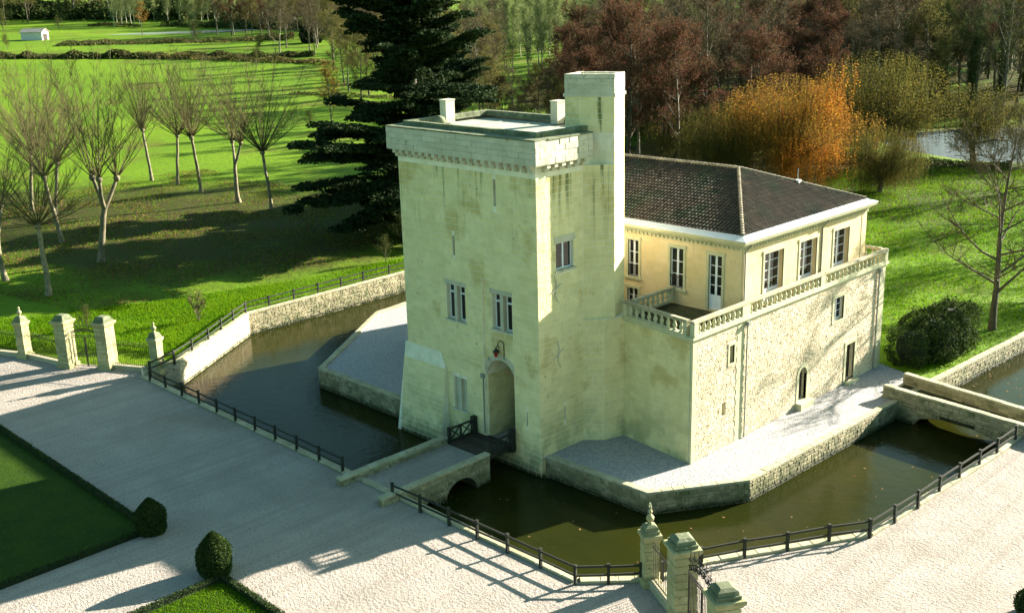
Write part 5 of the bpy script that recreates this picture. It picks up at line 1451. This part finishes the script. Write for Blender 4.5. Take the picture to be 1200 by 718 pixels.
hedgeline('hedgerow', 'long low hedgerow crossing the whole meadow', (-466, 168), (-360, 250), 4.0, 4.2, 14000, 1.0, 'hedgerow', 1)
hedgeline('hedgerow', 'low dark bank of brambles right of the shed below the far pond', (-508, 214), (-446, 300), 10, 3.0, 14000, .9, 'hedgerow', 2)
hedgeline('hedgerow', 'dark scrub on the far bank just behind the far pond', (-612, 322), (-520, 345), 6, 6.5, 7000, 1.0, 'ivy', 12)
hedgeline('hedgerow', 'tall scrub along the foot of the pale tree belt', (-690, 330), (-600, 420), 16, 15, 20000, 1.6, 'palegreen', 14)
hedgeline('hedgerow', 'dark thicket at the foot of the trees left of the cedar', (-470, 330), (-330, 300), 8, 5, 9000, 1.0, 'ivy', 15)
hedgeline('hedgerow', 'pale reeds and brambles along the meadow before the cedar', (-430, 205), (-330, 236), 4, 3.0, 5000, .8, 'olivetwig', 13)
hedgeline('hedgerow', 'dark hedge along the far side of the pond', (-590, 345), (-455, 352), 12, 8.0, 14000, 1.4, 'ivy', 3)
hedgeline('hedgerow', 'dark hedge at the foot of the far left tree belt', (-820, 270), (-640, 372), 26, 19.0, 30000, 2.2, 'ivy', 4)
hedgeline('hedgerow', 'short bank of scrub above the shed', (-640, 290), (-612, 306), 5, 2.5, 1500, .8, 'hedgerow', 5)
hedgeline('hedgerow', 'rough grass strip on the meadow left of the cedar', (-268, 178), (-225, 192), 2.5, 1.2, 1800, .45, 'hedgerow', 6)
hedgeline('hedgerow', 'scrub along the wood edge behind the cedar', (-210, 160), (-150, 200), 5, 3.4, 6000, .55, 'hedgerow', 7)
hedgeline('hedgerow', 'dark undergrowth along the foot of the wood behind the house', (-150, 170), (-100, 250), 7, 4.5, 8000, .55, 'ivy', 8)
hedgeline('hedgerow', 'undergrowth on the far bank of the pond', (-100, 246), (-30, 268), 6, 3.4, 6000, .5, 'hedgerow', 9)
hedgeline('hedgerow', 'brambles under the willows along the near pond bank', (-98, 170), (-68, 182), 3, 2.2, 5000, .35, 'ivy', 10)
for k, (x, y, s_) in enumerate(((-640, 240, 2.6), (-618, 262, 1.8), (-505, 190, 1.6), (-470, 262, 2.2), (-700, 262, 3.0), (-390, 245, 1.8), (-345, 215, 1.5))):
    plant('leafy_shrub', BS2, x, y, 'scattered bush on the far meadow, ' + ('above the shed', 'right above the shed', 'left end of the long hedgerow', 'before the far pond', 'farthest of all', 'near the dark evergreen', 'right end of the long hedgerow')[k], 'shrub', s=s_, rz=k)
f, c = egg(5.0, 9.5); leafy('evergreen_tree', 'small dark evergreen tree at the end of the far hedge', 'tree', f, 3500, .9, 'cedar', c, hz(-419, 291), (-419, 291), 8)

# ---- box edging round the court lawns
def edging(label, pts, seed):
    nr = np.random.default_rng(seed); t = thing('box_edging', label, 'hedge', (pts[0][0], pts[0][1], 0)); o = []
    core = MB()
    for a, b in zip(pts[:-1], pts[1:]):
        L = math.hypot(b[0] - a[0], b[1] - a[1]); n = int(L * 230); u = nr.random(n); m, _ = planeSeg(a, b, 1)
        s = nr.uniform(-.24, .24, n); zz = .34 * np.sqrt(np.clip(1 - (s / .26) ** 4, 0, 1)) * nr.uniform(.55, 1.05, n)
        o.append(np.stack([a[0] + (b[0] - a[0]) * u + (b[1] - a[1]) / L * s, a[1] + (b[1] - a[1]) * u - (b[0] - a[0]) / L * s, zz], 1) - np.array([pts[0][0], pts[0][1], 0]))
        q = lambda U, N_, Z: tuple(np.array(m(U, N_, Z)) - np.array([pts[0][0], pts[0][1], 0]))
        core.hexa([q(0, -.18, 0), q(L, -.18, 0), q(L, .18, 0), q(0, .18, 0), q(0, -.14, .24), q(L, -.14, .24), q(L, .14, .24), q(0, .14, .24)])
    C = MB(); C.leaves(np.concatenate(o), .09, nr)
    for nm, me in (('foliage', C.mesh('foliage', M['box'])), ('stems', core.mesh('stems', M['core']))):  # the inner block is a dark filler painted as shade between the leaves
        c = bpy.data.objects.new(nm, me); COL.objects.link(c); c.parent = t
edging('low dark box edging round the shaded left lawn', [(-56.6, -5), (-56.6, 25.35), (-85, 25.35)], 1)
edging('low dark box edging round the bright green lawn at the bottom', [(-48.55, 5), (-48.55, 25.35), (-30, 25.35)], 2)

# ---- shed on the far meadow
S = thing('farm_shed', 'small white shed standing alone on the far meadow', 'shed', (-553, 222, hz(-553, 222)))
zb = hz(-553, 222) - .3
a = Vector((.80, .60)); b = Vector((-.60, .80))
q = lambda u, v, z: (-553 + a.x * u + b.x * v, 222 + a.y * u + b.y * v, zb + z)
w = MB(); w.hexa([q(-5.5, -3, 0), q(5.5, -3, 0), q(5.5, 3, 0), q(-5.5, 3, 0), q(-5.5, -3, 4), q(5.5, -3, 4), q(5.5, 3, 4), q(-5.5, 3, 4)])
for u in (-5.5, 5.5): w.poly([q(u, -3, 4), q(u, 3, 4), q(u, 0, 5.4)])
w.build('wall', M['shedwall'], S)
w = MB()
for s in (-1, 1): w.hexa([q(-6, s * 3.5, 3.75), q(6, s * 3.5, 3.75), q(6, 0, 5.45), q(-6, 0, 5.45), q(-6, s * 3.5, 3.95), q(6, s * 3.5, 3.95), q(6, 0, 5.65), q(-6, 0, 5.65)])
w.build('roof', M['shedroof'], S)
w = MB(); w.hexa([q(5.45, -2, .2), q(5.6, -2, .2), q(5.6, 1.6, .2), q(5.45, 1.6, .2), q(5.45, -2, 3), q(5.6, -2, 3), q(5.6, 1.6, 3), q(5.45, 1.6, 3)]); w.build('door', M['deckwood'], S)

# ---- ground litter and grass
def litter(name, regions, n, size, m, seed, lift=.03, tall=False):
    nr = np.random.default_rng(seed); o = []
    for poly, share in regions:
        k = int(n * share); xs = [p[0] for p in poly]; ys = [p[1] for p in poly]; x = []; 
        while len(x) < k:
            px = nr.uniform(min(xs), max(xs), k * 2); py = nr.uniform(min(ys), max(ys), k * 2)
            ok = inside(poly, px, py) & ~inside(MOAT, px, py) & ~inside(COURT, px, py) & ~inside(ISLE_R, px, py) & ~inside(ISLE_L, px, py) & ~inside(POND, px, py)
            dens = .5 + .5 * np.sin(px * .35 + 1.3 * np.sin(py * .21)) * np.sin(py * .3 + px * .12)
            ok &= nr.random(k * 2) < (dens if not tall else .4 + .6 * dens)
            x += list(zip(px[ok], py[ok]))
        x = np.array(x[:k]); o.append(np.stack([x[:, 0], x[:, 1], hgt(x[:, 0], x[:, 1])], 1))
    A = np.concatenate(o); mb = MB()
    if not tall:
        A[:, 2] += lift; mb.leaves(A, size, nr, flat=.25)
    else:
        N = len(A); a = nr.uniform(0, 6.283, N); h = size * nr.uniform(.5, 1.3, N); wd = .03 + .02 * nr.random(N)
        dx, dy = np.cos(a) * wd, np.sin(a) * wd; lx, ly = nr.normal(0, .35, N) * h, nr.normal(0, .35, N) * h
        q = np.stack([np.stack([A[:, 0] - dx, A[:, 1] - dy, A[:, 2] - .02], 1), np.stack([A[:, 0] + dx, A[:, 1] + dy, A[:, 2] - .02], 1), np.stack([A[:, 0] + lx, A[:, 1] + ly, A[:, 2] + h], 1)], 1).reshape(-1, 3)
        mb.v = [tuple(t) for t in q.tolist()]; mb.f = [(3 * i, 3 * i + 1, 3 * i + 2) for i in range(N)]
    ob = mb.build(name, M[m], kind='stuff'); ob['label'] = {'fallen_leaves': 'dry brown fallen leaves scattered over the lawns', 'grass': 'short green grass blades on the lawns'}[name]; ob['category'] = {'fallen_leaves': 'leaves', 'grass': 'grass'}[name]
def floating(n, seed):
    nr = np.random.default_rng(seed); o = []
    while len(o) < n:
        x, y = nr.uniform(-90, -24), nr.uniform(38, 120)
        if not inside(MOAT, np.array(x), np.array(y)): continue
        near = min(abs(x - a) + abs(y - b) for a, b in MOAT)
        if nr.random() < (.9 if (x > -34 and y > 78) else .12): o.append((x, y, WZ + .012))
    mb = MB(); mb.leaves(np.array(o), .2, nr, flat=.04)
    ob = mb.build('floating_leaves', M['dryleaf'], kind='stuff'); ob['label'] = 'brown leaves floating on the moat water'; ob['category'] = 'leaves'
floating(420, 9)
LEFT = [(-83, 43), (-92, 54), (-92, 96), (-97, 96), (-95, 78), (-98, 62), (-101, 50), (-106, 37), (-118, 32), (-135, 30), (-120, 22), (-98, 33.5)]
POLL = [(-100, 60), (-100, 96), (-185, 100), (-170, 55), (-125, 38), (-104, 42)]
RIGHT = [(-38, 81), (-33, 81), (-31, 126), (-60, 185), (-90, 170), (-75, 120)]
RFAR = [(-60, 118), (-50, 120), (-58, 186), (-92, 170), (-88, 140)]
litter('fallen_leaves', [(POLL, .75), (RFAR, .2), (RIGHT, .05)], 50000, .22, 'dryleaf', 5)
litter('grass', [(LEFT, .38), (POLL, .12), (RIGHT, .50)], 190000, .24, 'blade', 6, tall=True)
def lawnblades(poly, n, seed):
    nr = np.random.default_rng(seed); x = nr.uniform(min(p[0] for p in poly), max(p[0] for p in poly), n); y = nr.uniform(8, max(p[1] for p in poly), n)
    a = nr.uniform(0, 6.283, n); h = nr.uniform(.04, .12, n); mb = MB(); w = .022
    q = np.stack([np.stack([x - np.cos(a) * w, y - np.sin(a) * w, 0 * x + .02], 1), np.stack([x + np.cos(a) * w, y + np.sin(a) * w, 0 * x + .02], 1), np.stack([x + nr.normal(0, .03, n), y + nr.normal(0, .03, n), .03 + h], 1)], 1).reshape(-1, 3)
    mb.v = [tuple(t) for t in q.tolist()]; mb.f = [(3 * i, 3 * i + 1, 3 * i + 2) for i in range(n)]
    o = mb.build('grass', M['blade'], kind='stuff'); o['label'] = 'short mown grass on the court lawns'; o['category'] = 'grass'
lawnblades([(-48.2, 8), (-36, 25.1)], 60000, 1)
